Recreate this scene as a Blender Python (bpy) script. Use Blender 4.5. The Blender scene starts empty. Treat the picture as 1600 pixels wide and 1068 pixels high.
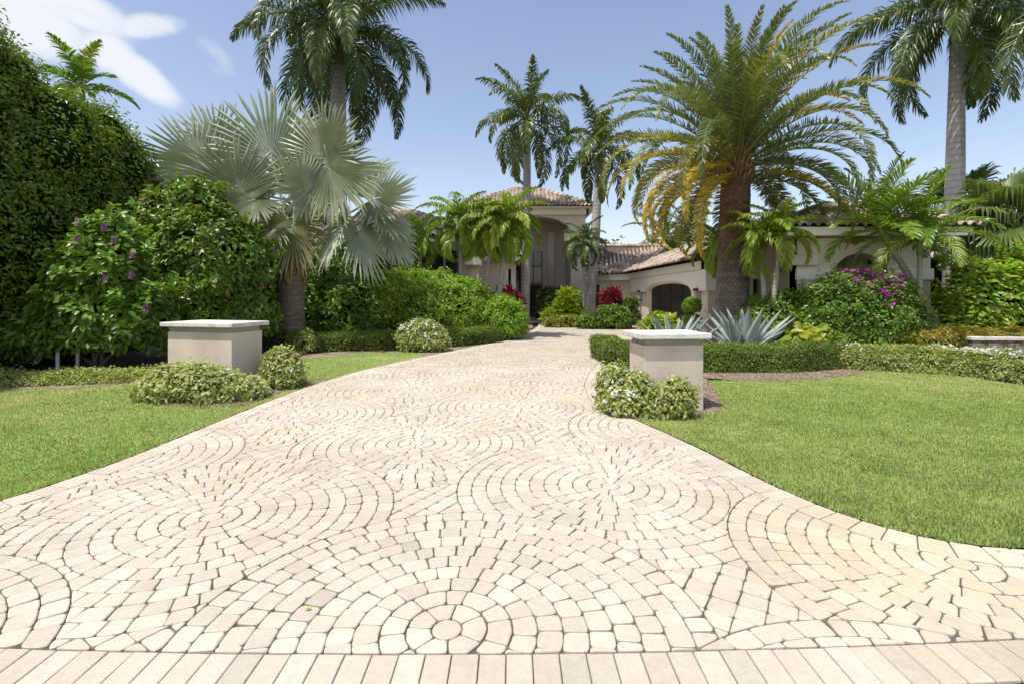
import bpy, math, random, time
_t0=time.time()
import numpy as np
from mathutils import Vector
R = math.radians
rng = np.random.default_rng(7)
random.seed(7)
C = bpy.context.scene.collection
F, HY, CH = 780.0, 460.0, 1.6          # focal length (px of a 1600 wide frame), horizon row, eye height

def G(px, py):                          # ground point
    D = F*CH/(py-HY)
    return ((px-800)*D/F, D)
def XW(px, D): return (px-800)*D/F
def ZW(py, D): return CH-(py-HY)*D/F

# ------------------------------------------------------------------ mesh builder
class MB:
    def __init__(s): s.v=[]; s.c=[]; s.n=0; s.f=[]          # faces: (array MxK, mat)
    def add(s, v, f, col=(0.5,0.5,0.0), mat=0):
        v=np.asarray(v,float).reshape(-1,3); f=np.asarray(f,int)
        c=np.asarray(col,float)
        if c.ndim==1: c=np.tile(c,(len(v),1))
        s.v.append(v); s.c.append(c); s.f.append((f+s.n,mat)); s.n+=len(v)
    def box(s, x0,x1,y0,y1,z0,z1, col=(.5,.5,0), mat=0):
        v=[(x0,y0,z0),(x1,y0,z0),(x1,y1,z0),(x0,y1,z0),(x0,y0,z1),(x1,y0,z1),(x1,y1,z1),(x0,y1,z1)]
        s.add(v,[(3,2,1,0),(4,5,6,7),(0,1,5,4),(1,2,6,5),(2,3,7,6),(3,0,4,7)],col,mat)
    def build(s, name, mats, parent=None, origin=None, smooth=False):
        if origin is None: origin = tuple(parent.location) if parent is not None and parent.parent is None else (0,0,0)
        if parent is not None and parent.parent is not None: origin=tuple(parent.parent.location)
        o3=np.array(origin,float)
        v=np.concatenate(s.v); c=np.concatenate(s.c)
        me=bpy.data.meshes.new(name)
        me.vertices.add(len(v)); me.vertices.foreach_set('co',(v-o3).astype(np.float32).ravel())
        loops=np.concatenate([f.ravel() for f,_ in s.f]).astype(np.int32)
        tot=np.concatenate([np.full(len(f),f.shape[1]) for f,_ in s.f]).astype(np.int32)
        mi=np.concatenate([np.full(len(f),m) for f,m in s.f]).astype(np.int32)
        st=np.concatenate([[0],np.cumsum(tot)[:-1]]).astype(np.int32)
        me.loops.add(len(loops)); me.loops.foreach_set('vertex_index',loops)
        me.polygons.add(len(tot)); me.polygons.foreach_set('loop_start',st); me.polygons.foreach_set('loop_total',tot)
        me.polygons.foreach_set('material_index',mi)
        me.polygons.foreach_set('use_smooth',np.full(len(tot),smooth))
        me.update(calc_edges=True)
        a=me.attributes.new('col','FLOAT_COLOR','POINT')
        a.data.foreach_set('color',np.concatenate([c,np.ones((len(c),1))],1).astype(np.float32).ravel())
        if not isinstance(mats,(list,tuple)): mats=[mats]
        for m in mats: me.materials.append(m)
        o=bpy.data.objects.new(name,me); C.objects.link(o)
        if parent is not None: o.parent=parent
        else: o.location=origin
        return o

def tag(o,label=None,cat=None,group=None,kind=None):
    if label: o['label']=label
    if cat: o['category']=cat
    if group: o['group']=group
    if kind: o['kind']=kind
    return o
def thing(name,label,cat,loc,group=None):
    o=bpy.data.objects.new(name,None); C.objects.link(o); o.empty_display_size=.2
    o.location=(loc[0],loc[1],loc[2] if len(loc)>2 else 0.0)
    return tag(o,label,cat,group)
def nz(v): v=np.asarray(v,float); return v/(np.linalg.norm(v,axis=-1,keepdims=True)+1e-9)
_nd=[(nz(rng.normal(size=3)),rng.uniform(0,6.28)) for _ in range(14)]
def snoise(p,f=1.0):
    p=np.asarray(p); r=np.zeros(p.shape[:-1])
    for i,(d,ph) in enumerate(_nd): r+=np.sin((p@d)*f*(1+.35*i)+ph)/(1+.18*i)
    return r/4.5

# ------------------------------------------------------------------ materials
def newmat(name):
    m=bpy.data.materials.new(name); m.use_nodes=True; nt=m.node_tree
    for n in list(nt.nodes): nt.nodes.remove(n)
    o=nt.nodes.new('ShaderNodeOutputMaterial')
    return m,nt,nt.nodes,nt.links,o
def rgb(c): return (c[0],c[1],c[2],1)
def mix(N,L,f,a,b,mode='MIX'):
    n=N.new('ShaderNodeMix'); n.data_type='RGBA'; n.blend_type=mode
    for sock,val in ((n.inputs['Factor'],f),(n.inputs['A'],a),(n.inputs['B'],b)):
        if hasattr(val,'is_output'): L.new(val,sock)
        elif isinstance(val,(tuple,list)): sock.default_value=rgb(val)
        else: sock.default_value=val
    return n.outputs['Result']
def noise(N,L,scale,detail=4,coord=None,rough=.55):
    n=N.new('ShaderNodeTexNoise'); n.inputs['Scale'].default_value=scale; n.inputs['Detail'].default_value=detail
    n.inputs['Roughness'].default_value=rough
    if coord is not None: L.new(coord,n.inputs['Vector'])
    return n.outputs['Fac']
def ramp(N,L,f,a,b):
    n=N.new('ShaderNodeMapRange'); n.inputs['From Min'].default_value=a; n.inputs['From Max'].default_value=b
    L.new(f,n.inputs['Value']); return n.outputs['Result']
def geo(N): return N.new('ShaderNodeNewGeometry').outputs['Position']
def leafmat(name,dark,light,yellow=(.35,.28,.03),rough=.42,trans=.35,spec=.5,tcol=None,flat=0):
    m,nt,N,L,o=newmat(name)
    a=N.new('ShaderNodeAttribute'); a.attribute_name='col'
    s=N.new('ShaderNodeSeparateColor'); L.new(a.outputs['Color'],s.inputs['Color'])
    c=mix(N,L,s.outputs[0],dark,light); c=mix(N,L,s.outputs[2],c,yellow)
    nf=ramp(N,L,noise(N,L,3.0,3,geo(N)),.3,.7)
    c=mix(N,L,nf,mix(N,L,1.0,c,(.72,.74,.7),'MULTIPLY'),c)
    b=N.new('ShaderNodeBsdfPrincipled'); L.new(c,b.inputs['Base Color']); b.inputs['Roughness'].default_value=rough
    b.inputs['Specular IOR Level'].default_value=spec
    t=N.new('ShaderNodeBsdfTranslucent'); tc=mix(N,L,1.0,c,tcol or (1.5,1.6,.5),'MULTIPLY'); L.new(tc,t.inputs['Color'])
    ms=N.new('ShaderNodeMixShader'); ms.inputs[0].default_value=trans; L.new(b.outputs[0],ms.inputs[1]); L.new(t.outputs[0],ms.inputs[2])
    L.new(ms.outputs[0],o.inputs['Surface']); return m
def surf(name,c1,c2,scale=4,detail=6,rough=.8,bump=.15,bscale=60,attr=False,spec=.3,c3=None,s3=.6,stretch=None,wave=None,lo=.3,hi=.7):
    """noise-mixed opaque surface; attr: multiply by per-vertex tone"""
    m,nt,N,L,o=newmat(name); P=geo(N)
    if stretch:
        mp=N.new('ShaderNodeMapping'); mp.inputs['Scale'].default_value=stretch; L.new(P,mp.inputs['Vector']); P2=mp.outputs['Vector']
    else: P2=P
    c=mix(N,L,ramp(N,L,noise(N,L,scale,detail,P2),lo,hi),c1,c2)
    if c3: c=mix(N,L,ramp(N,L,noise(N,L,s3,5,P2),.48,.66),c,c3)
    hn=noise(N,L,bscale,4,P2)
    if wave:
        w=N.new('ShaderNodeTexWave'); w.wave_type='BANDS'; w.bands_direction='Z'; w.inputs['Scale'].default_value=wave
        w.inputs['Distortion'].default_value=1.5; w.inputs['Detail'].default_value=2; L.new(P,w.inputs['Vector'])
        c=mix(N,L,ramp(N,L,w.outputs['Fac'],.0,.35),mix(N,L,1.0,c,(.78,.76,.74),'MULTIPLY'),c)
    if attr:
        a=N.new('ShaderNodeAttribute'); a.attribute_name='col'
        c=mix(N,L,1.0,c,a.outputs['Color'],'MULTIPLY')
    b=N.new('ShaderNodeBsdfPrincipled'); L.new(c,b.inputs['Base Color']); b.inputs['Roughness'].default_value=rough
    b.inputs['Specular IOR Level'].default_value=spec
    bp=N.new('ShaderNodeBump'); bp.inputs['Strength'].default_value=bump; bp.inputs['Distance'].default_value=.02; L.new(hn,bp.inputs['Height'])
    L.new(bp.outputs[0],b.inputs['Normal']); L.new(b.outputs[0],o.inputs['Surface']); return m

M={}
M['ficus']=leafmat('ficus_leaf',(.055,.12,.012),(.25,.36,.035),(.24,.30,.04),rough=.33,trans=.28)
M['shrub']=leafmat('shrub_leaf',(0.039,0.086,0.011),(0.229,0.398,0.049),(.22,.26,.05),rough=.35,trans=.28)
M['round']=leafmat('round_bush_leaf',(.12,.24,.025),(.36,.55,.055),(.32,.36,.04),rough=.4,trans=.35)
M['box']=leafmat('boxwood_leaf',(0.071,0.126,0.017),(0.242,0.343,0.048),(.22,.27,.06),rough=.4,trans=.3)
M['varieg']=leafmat('variegated_leaf',(.20,.28,.05),(.52,.56,.19),(.46,.44,.22),rough=.45,trans=.3)
M['dark']=leafmat('dark_leaf',(0.030,0.068,0.009),(0.109,0.205,0.022),rough=.4,trans=.2)
M['limey']=leafmat('lime_leaf',(0.154,0.260,0.019),(0.307,0.420,0.031),(.5,.45,.05),rough=.4,trans=.4)
M['redleaf']=leafmat('red_leaf',(.10,.006,.015),(.28,.015,.04),(.2,.1,.03),rough=.4,trans=.3,tcol=(1.4,.5,.5))
M['croton']=leafmat('croton_leaf',(.14,.2,.03),(.35,.33,.05),(.55,.38,.05),rough=.4,trans=.3)
M['royal']=leafmat('royal_frond',(0.036,0.069,0.014),(0.126,0.196,0.036),(.2,.22,.05),rough=.35,trans=.22)
M['adon']=leafmat('adonidia_frond',(0.080,0.150,0.015),(0.287,0.449,0.041),(.35,.36,.05),rough=.38,trans=.35)
M['areca']=leafmat('areca_frond',(0.060,0.134,0.015),(0.213,0.370,0.040),(.28,.3,.05),rough=.35,trans=.3)
M['date']=leafmat('date_frond',(.10,.145,.05),(.235,.30,.12),(.75,.52,.05),rough=.4,trans=.3,tcol=(1.3,1.3,.5))
M['bism']=leafmat('silver_fan',(.32,.38,.28),(.56,.62,.48),(.32,.31,.15),rough=.45,trans=.25,tcol=(1.1,1.2,.6))
M['fanp']=leafmat('fan_frond',(.06,.12,.03),(.16,.24,.07),(.3,.3,.08),rough=.4,trans=.35)
M['agave']=surf('agave_skin',(.24,.29,.265),(.35,.40,.365),scale=6,rough=.55,bump=.05,attr=True)
M['mag']=leafmat('magenta_petal',(.35,.02,.3),(.6,.06,.5),(.7,.15,.55),rough=.6,trans=.4,tcol=(1.2,.8,1.1))
M['purple']=leafmat('purple_petal',(.38,.13,.45),(.6,.3,.66),(.5,.2,.4),rough=.6,trans=.4,tcol=(1.1,.8,1.2))
M['white']=leafmat('white_petal',(.75,.76,.7),(.85,.85,.82),(.8,.75,.6),rough=.6,trans=.25,tcol=(1,1,.95))
M['pink']=leafmat('pink_petal',(.6,.12,.2),(.75,.3,.35),(.7,.5,.4),rough=.6,trans=.3,tcol=(1.2,.8,.8))
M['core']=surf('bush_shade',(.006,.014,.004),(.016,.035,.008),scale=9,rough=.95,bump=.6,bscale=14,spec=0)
M['bark']=surf('bark',(.12,.1,.08),(.24,.2,.16),scale=10,rough=.9,bump=.5,bscale=40)
M['royaltrunk']=surf('royal_trunk',(.36,.34,.32),(.52,.50,.47),scale=2.5,rough=.85,bump=.3,bscale=25,stretch=(1.5,1.5,.5),wave=1.6,c3=(.27,.255,.235),s3=1.1)
M['adtrunk']=surf('slim_trunk',(.25,.23,.2),(.4,.37,.33),scale=6,rough=.85,bump=.3,bscale=25,wave=3.2)
M['datetrunk']=surf('date_trunk',(.6,.6,.6),(1.05,1.0,.95),scale=9,rough=.95,bump=.8,bscale=35,attr=True,spec=.1)
M['bismtrunk']=surf('bismarck_trunk',(.13,.10,.08),(.27,.22,.17),scale=6,rough=.95,bump=.6,bscale=30,stretch=(1,1,3),wave=2.2)
M['shaft']=surf('crownshaft_green',(.10,.17,.03),(.2,.27,.06),scale=3,rough=.4,bump=.05,c3=(.2,.13,.05),s3=1.4)
M['shaftbrown']=surf('crownshaft_tan',(.2,.15,.08),(.3,.2,.11),scale=3,rough=.5,bump=.1,c3=(.13,.16,.04),s3=2.5,stretch=(3,3,.6))
M['petiole']=surf('petiole',(.24,.26,.13),(.38,.37,.22),scale=5,rough=.5,bump=.05)
M['boot']=surf('old_frond_base',(.16,.085,.035),(.33,.2,.1),scale=12,rough=.9,bump=.5)
M['stucco']=surf('stucco_tan',(.73,.645,.53),(.79,.71,.60),scale=1.2,rough=.9,bump=.25,bscale=120,c3=(.55,.46,.365),s3=.5)
M['stuccowhite']=surf('stucco_cream',(.82,.765,.68),(.88,.83,.75),scale=1.5,rough=.9,bump=.2,bscale=120)
M['stuccoshade']=surf('stucco_shaded',(.54,.465,.375),(.62,.54,.445),scale=1.5,rough=.9,bump=.2,bscale=120)  # darker copy of the tan stucco, shade of recessed and side walls painted in
M['pillar']=surf('pillar_stucco',(.60,.52,.43),(.67,.585,.49),scale=2.2,rough=.92,bump=.35,bscale=160,c3=(.53,.455,.37),s3=1.4)
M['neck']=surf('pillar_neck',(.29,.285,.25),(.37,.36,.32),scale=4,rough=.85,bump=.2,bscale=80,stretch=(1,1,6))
M['cap']=surf('cap_stone',(.55,.53,.48),(.74,.72,.67),scale=6,detail=8,rough=.85,bump=.4,bscale=50,c3=(.42,.41,.37),s3=3.5)
M['tile']=surf('roof_tile',(1.0,.98,.95),(1.3,1.27,1.2),scale=5,rough=.85,bump=.3,bscale=30,attr=True,lo=.25,hi=.75)
M['tilebase']=surf('roof_underlay',(.07,.05,.04),(.11,.08,.06),scale=5,rough=.95)
M['darkwood']=surf('dark_wood',(.016,.013,.011),(.035,.028,.022),scale=3,rough=.5,stretch=(8,8,.6),bump=.1)
M['metal']=surf('dark_metal',(.03,.028,.026),(.05,.045,.04),scale=8,rough=.4,bump=.05,spec=.5)
M['frame']=surf('window_frame',(.38,.35,.31),(.48,.45,.4),scale=8,rough=.5,bump=.02)
M['concrete']=surf('concrete',(.55,.54,.51),(.64,.63,.6),scale=3,rough=.9,bump=.25,bscale=150)
M['mulch']=surf('mulch',(.13,.095,.07),(.42,.34,.27),scale=38,detail=8,rough=1,bump=1,bscale=45,c3=(.14,.1,.075),s3=3)
M['soil']=surf('soil',(.05,.045,.025),(.12,.1,.06),scale=8,rough=1,bump=.8,bscale=40,c3=(.05,.09,.02),s3=.7)
M['lawn']=surf('lawn_base',(.17,.25,.06),(.29,.38,.12),scale=26,detail=8,rough=1,bump=1,bscale=90,spec=.05,c3=(.36,.38,.16),s3=.9)
M['joint']=surf('paver_joint',(.085,.075,.06),(.17,.155,.125),scale=14,rough=1,bump=.6,bscale=120,c3=(.075,.095,.035),s3=2.2)
M['pipe']=surf('white_pvc',(.6,.6,.58),(.68,.68,.66),scale=8,rough=.5,bump=0)
# lamp glass and window glass
def glass():
    m,nt,N,L,o=newmat('window_glass'); b=N.new('ShaderNodeBsdfPrincipled')
    c=mix(N,L,ramp(N,L,noise(N,L,1.2,3,geo(N)),.35,.65),(.008,.013,.016),(.03,.05,.055)); L.new(c,b.inputs['Base Color'])
    b.inputs['Roughness'].default_value=.06; b.inputs['Specular IOR Level'].default_value=.8
    L.new(b.outputs[0],o.inputs['Surface']); return m
M['glass']=glass()
def grassmat():
    m=leafmat('grass_blade',(.20,.30,.07),(.38,.50,.15),(.55,.52,.26),rough=.6,trans=.3,spec=.12,tcol=(1.3,1.4,.6))
    return m
M['grass']=grassmat()
def pavermat():
    m,nt,N,L,o=newmat('paver'); P=geo(N)
    a=N.new('ShaderNodeAttribute'); a.attribute_name='col'
    c=a.outputs['Color']
    c=mix(N,L,ramp(N,L,noise(N,L,.8,6,P),.35,.7),c,mix(N,L,1.0,c,(.84,.825,.80),'MULTIPLY'))
    c=mix(N,L,ramp(N,L,noise(N,L,28,6,P,.7),.35,.75),mix(N,L,1.0,c,(.86,.84,.81),'MULTIPLY'),c)
    c=mix(N,L,ramp(N,L,noise(N,L,190,2,P),.55,.8),c,mix(N,L,1.0,c,(.78,.74,.70),'MULTIPLY'))
    b=N.new('ShaderNodeBsdfPrincipled'); L.new(c,b.inputs['Base Color']); b.inputs['Roughness'].default_value=.88; b.inputs['Specular IOR Level'].default_value=.25
    bp=N.new('ShaderNodeBump'); bp.inputs['Strength'].default_value=.35; bp.inputs['Distance'].default_value=.006; L.new(noise(N,L,95,5,P,.7),bp.inputs['Height'])
    L.new(bp.outputs[0],b.inputs['Normal']); L.new(b.outputs[0],o.inputs['Surface']); return m
M['paver']=pavermat()

# ------------------------------------------------------------------ foliage tools
def leafset(mb,p,d,n,ll,lw,col,mat=0,fold=.15,droop=.15,shape=2):
    """N leaves: base p, direction d, normal n; ll, lw arrays; col Nx3"""
    d=nz(d); s=nz(np.cross(n,d)); n=nz(np.cross(d,s)); N=len(p)
    ll=np.broadcast_to(ll,(N,))[:,None]; lw=np.broadcast_to(lw,(N,))[:,None]
    tip=p+d*ll; tip[:,2]-=(ll*droop)[:,0]
    if shape==2:
        m=p+d*ll*.45+n*0
        a=m+s*lw*.5+n*lw*fold; b=m-s*lw*.5+n*lw*fold
        v=np.stack([p,a,tip,b],1).reshape(-1,3); i=np.arange(N)[:,None]*4
        f=np.concatenate([i+np.array([[0,1,2]]),i+np.array([[0,2,3]])])
        mb.add(v,f,np.repeat(col,4,0),mat)
    else:
        m1=p+d*ll*.3; m2=p+d*ll*.68; m2[:,2]-=(ll*droop*.4)[:,0]
        a1=m1+s*lw*.42+n*lw*fold; b1=m1-s*lw*.42+n*lw*fold; a2=m2+s*lw*.42+n*lw*fold; b2=m2-s*lw*.42+n*lw*fold
        v=np.stack([p,a1,a2,tip,b2,b1,m1,m2],1).reshape(-1,3); i=np.arange(N)[:,None]*8
        f4=np.concatenate([i+np.array([[6,1,2,7]]),i+np.array([[5,6,7,4]])])
        f3=np.concatenate([i+np.array([[0,1,6]]),i+np.array([[0,6,5]]),i+np.array([[7,2,3]]),i+np.array([[4,7,3]])])
        c=np.repeat(col,8,0); mb.add(v,f4,c,mat); mb.add(v,f3,c,mat)
def twigs(mb,p,n,k,ll,lw,spread=.7,up=.3,yel=0.0,mat=0,shape=2,jit=.06,tone=None,droop=.15):
    """k leaves whorled round each twig end p with outward normal n"""
    N=len(p); P=np.repeat(p,k,0); Nn=np.repeat(n,k,0)
    P=P+rng.normal(size=P.shape)*jit
    ax=nz(Nn+rng.normal(size=P.shape)*.35+np.array([0,0,up]))
    r=rng.normal(size=P.shape); t=nz(r-ax*(r*ax).sum(1,keepdims=True))
    d=nz(ax*(1-spread)+t*spread); nn=nz(ax*.9+t*-.3+rng.normal(size=P.shape)*.25)
    L=ll*rng.uniform(.65,1.2,len(P)); W=lw*rng.uniform(.75,1.15,len(P))
    tw=np.repeat(rng.uniform(0,1,N) if tone is None else tone,k); c=np.stack([np.clip(tw*.6+rng.uniform(0,.4,len(P)),0,1),np.full(len(P),.5),
        np.clip(np.repeat(rng.uniform(0,1,N)**3*yel*2,k)+rng.uniform(-.1,.1,len(P))*yel,0,1)],1)
    leafset(mb,P,d,nn,L,W,c,mat,shape=shape,droop=droop)
def blob_pts(blobs,n,lump=.12,lf=3.0,shell=.12,zmin=.04):
    b=np.array(blobs,float); w=(b[:,3]*b[:,4]+b[:,4]*b[:,5]+b[:,3]*b[:,5]); k=rng.choice(len(b),n,p=w/w.sum())
    d=nz(rng.normal(size=(n,3))); d[:,2]=np.where(d[:,2]<-.55,-d[:,2],d[:,2])
    r=b[k,3:6]; c=b[k,0:3]
    s=1+lump*snoise(c+d*r,lf)+lump*.5*snoise(c+d*r+7,lf*2.7)-rng.uniform(0,1,n)**2*shell+rng.exponential(.035,n)*(lump>.09)
    p=c+d*r*s[:,None]; nn=nz(d/r)
    ok=p[:,2]>zmin
    for j in range(len(b)):
        q=((p-b[j,0:3])/b[j,3:6]); ok&=~((np.linalg.norm(q,axis=1)<.8)&(k!=j))
    return p[ok],nn[ok]
def sphere_mesh(mb,c,r,lump=.1,mat=0,nu=20,nv=12,col=(.5,.5,0)):
    u=np.linspace(0,2*np.pi,nu,endpoint=False); v=np.linspace(0.02,np.pi-.02,nv)
    U,V=np.meshgrid(u,v); d=np.stack([np.cos(U)*np.sin(V),np.sin(U)*np.sin(V),np.cos(V)],-1)
    c=np.array(c); r=np.array(r); s=1+lump*snoise(c+d*r,3.0)
    p=(c+d*r*s[...,None]); p[...,2]=np.maximum(p[...,2],.01)
    f=[(j*nu+i,(j+1)*nu+i,(j+1)*nu+(i+1)%nu,j*nu+(i+1)%nu) for j in range(nv-1) for i in range(nu)]
    mb.add(p.reshape(-1,3),f,col,mat)
def tube(mb,pts,rad,seg=8,col=(.5,.5,0),mat=0,cap=True):
    pts=np.array(pts,float); rad=np.broadcast_to(rad,(len(pts),)); T=nz(np.gradient(pts,axis=0))
    ref=np.array([0,1.0,0.03]) if abs(T[0][2])>.7 else np.array([0,0,1.0])
    S=nz(np.cross(T,ref)); N=nz(np.cross(S,T)); a=np.linspace(0,2*np.pi,seg,endpoint=False)
    v=pts[:,None]+rad[:,None,None]*(np.cos(a)[None,:,None]*S[:,None]+np.sin(a)[None,:,None]*N[:,None])
    n=len(pts); f=[(j*seg+i,j*seg+(i+1)%seg,(j+1)*seg+(i+1)%seg,(j+1)*seg+i) for j in range(n-1) for i in range(seg)]
    c=np.asarray(col,float); 
    if c.ndim==2: c=np.repeat(c,seg,0)
    mb.add(v.reshape(-1,3),f,c,mat)
def bush(name,label,cat,loc,blobs,nt,k,ll,lw,mat,yel=.3,flower=None,group=None,stems=3,lump=.17,spread=.7,up=.3,shape=2,jit=.05,shell=.2,core=.78,droop=.15,shoots=0):
    """blobs relative to loc: (dx,dy,z,rx,ry,rz)"""
    x,y=loc; root=thing(name,label,cat,(x,y,0),group)
    B=[(x+b[0],y+b[1],b[2],b[3],b[4],b[5]) for b in blobs]
    mb=MB()
    p,n=blob_pts(B,nt,lump,lf=3.6,shell=shell)
    if lump>.09:
        kp=(snoise(p+3,5.5)>-.42)|(rng.uniform(0,1,len(p))<.25); p=p[kp]; n=n[kp]
    zt=max(b[2]+b[5] for b in B)
    tone=np.clip(.5+.5*snoise(p,2.3)+rng.normal(size=len(p))*.15,0,1)
    twigs(mb,p,n,k,ll,lw,spread,up,yel,0,shape,jit,tone,droop)
    if shoots:
        q=rng.permutation(np.nonzero((n[:,2]>.1)&(p[:,2]>.35*zt))[0])[:shoots]; a=nz(n[q]*.8+np.array([0,0,.7])+rng.normal(size=(len(q),3))*.25); h=np.minimum(zt*rng.uniform(.07,.2,len(q)),.4)
        for kk in range(5):
            tt=(kk+1)/5; twigs(mb,p[q]+a*(h*tt)[:,None],a,max(4,k-1),ll*(1.1-.3*tt),lw,spread,up,yel*1.6,0,shape,.02,np.clip(.55+.45*tt+0*h,0,1),droop)
    if core:
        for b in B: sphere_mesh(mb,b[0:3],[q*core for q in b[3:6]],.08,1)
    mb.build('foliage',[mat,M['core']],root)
    if stems:
        sb=MB()
        for i in range(stems):
            b=B[i%len(B)]; a=rng.uniform(0,6.28)
            tube(sb,[(x+math.cos(a)*.1,y+math.sin(a)*.1,0),((x+b[0])/2,(y+b[1])/2,b[2]*.5),(b[0],b[1],b[2]+b[5]*.5)],[.035,.025,.01],6)
        sb.build('stem',M['bark'],root)
    if flower:
        fm,nf,fs,sel=flower; fb=MB()
        fp,fn=blob_pts(B,nf*6,lump,shell=.02)
        keep=sel(fp,fn); fp=fp[keep][:nf]; fn=fn[keep][:nf]
        if 0<len(fp)<=100:
            for a_,b_ in zip(fp,fn):
                fb=MB(); twigs(fb,(a_+b_*(ll*.75))[None],b_[None],5,fs,fs*.75,.8,.2,.2,0,2,fs*.25); fb.build('flower',fm,root)
        elif len(fp):
            twigs(fb,fp+fn*(ll*1.1),fn,5,fs,fs*.75,.8,.2,.2,0,2,fs*.25)
            fb.build('flowers',fm,root)['kind']='stuff'
    return root
def path_hedge(name,label,path,w,h,nt,k,ll,lw,mat,lump=.05,yel=.2,flower=None,cat='hedge',taper=None,group=None,jit=.03,lf=4,tone_b=0,kind=None,qr=(0,1)):
    P=np.array(path,float); seg=np.linalg.norm(np.diff(P,axis=0),axis=1); cs=np.concatenate([[0],np.cumsum(seg)]); T=cs[-1]
    def at(s):
        s=np.clip(s,0,T); x=np.interp(s,cs,P[:,0]); y=np.interp(s,cs,P[:,1]); hh=np.interp(s,cs,np.broadcast_to(h,(len(P),)))
        e=.3; dx=np.interp(np.clip(s+e,0,T),cs,P[:,0])-np.interp(np.clip(s-e,0,T),cs,P[:,0]); dy=np.interp(np.clip(s+e,0,T),cs,P[:,1])-np.interp(np.clip(s-e,0,T),cs,P[:,1])
        t=nz(np.stack([dx,dy],1)); return x,y,hh,t
    loc=(P[:,0].mean(),P[:,1].mean()); root=thing(name,label,cat,(loc[0],loc[1],0),group)
    def surfpts(s,q,shrink=0):
        x,y,hh,t=at(s); nx,ny=t[:,1],-t[:,0]
        hm=hh-shrink; ww=w/2-shrink; per=2*hm+2*ww; u=q*per
        side1=u<hm; top=(u>=hm)&(u<hm+2*ww)
        off=np.where(side1,-ww,np.where(top,-ww+(u-hm),ww)); z=np.where(side1,u,np.where(top,hm,per-u))
        n=np.stack([np.where(side1,-nx,np.where(top,0,nx)),np.where(side1,-ny,np.where(top,0,ny)),np.where(top,1.0,0)],1)
        # round the shoulders
        ed=np.clip(1-(hm-z)/(.18*w+.02),0,1)*np.clip((np.abs(off)/ww-.6)/.4,0,1); z=z-ed*.05*w*2
        p=np.stack([x+off*nx,y+off*ny,z],1); return p,n,hh
    s=rng.uniform(0,T,nt); q=rng.uniform(qr[0],qr[1],nt)
    p,n,hh=surfpts(s,q); p=p+n*(lump*snoise(p,lf))[:,None]-n*(rng.uniform(0,1,nt)**2*.08)[:,None]
    ends=rng.uniform(0,1,nt)<(w/(T+2*w)); # end caps
    k1=ends&(rng.uniform(0,1,nt)<.5)
    for msk,sv,sg in ((k1,0,-1),(ends&~k1,T,1)):
        m_=msk.sum()
        if m_:
            x,y,hq,t=at(np.full(m_,sv)); o=rng.uniform(-w/2,w/2,m_); z=rng.uniform(0.05,1,m_)*hq
            p[msk]=np.stack([x+o*t[:,1],y-o*t[:,0],z],1); n[msk]=np.stack([sg*t[:,0],sg*t[:,1],np.zeros(m_)],1)
    p[:,2]=np.maximum(p[:,2],.03)
    mb=MB(); tone=np.clip(.45+.5*snoise(p,1.9)+rng.normal(size=nt)*.15,0,1)
    twigs(mb,p,n,k,ll,lw,.7,.25,yel,0,2,jit,tone)
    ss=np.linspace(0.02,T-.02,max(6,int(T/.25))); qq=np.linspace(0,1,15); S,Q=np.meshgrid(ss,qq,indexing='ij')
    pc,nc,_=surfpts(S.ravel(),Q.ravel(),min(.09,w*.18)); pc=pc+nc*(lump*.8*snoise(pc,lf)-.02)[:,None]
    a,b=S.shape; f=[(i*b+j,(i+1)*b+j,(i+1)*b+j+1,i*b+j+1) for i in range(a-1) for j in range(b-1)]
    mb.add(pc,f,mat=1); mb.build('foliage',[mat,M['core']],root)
    if flower:
        fm,nf,fs,sel=flower; s=rng.uniform(0,T,nf*3); q=rng.uniform(.1,.9,nf*3); fp,fn,_=surfpts(s,q); kk=sel(fp,fn); fp=fp[kk][:nf]; fn=fn[kk][:nf]
        fb=MB(); fp=fp+fn*(lump*snoise(fp,lf))[:,None]; twigs(fb,fp+fn*.06,fn,5,fs,fs*.75,.8,.2,.2,0,2,fs*.25); fb.build('flowers',fm,root)['kind']='stuff'
    return root

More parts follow.
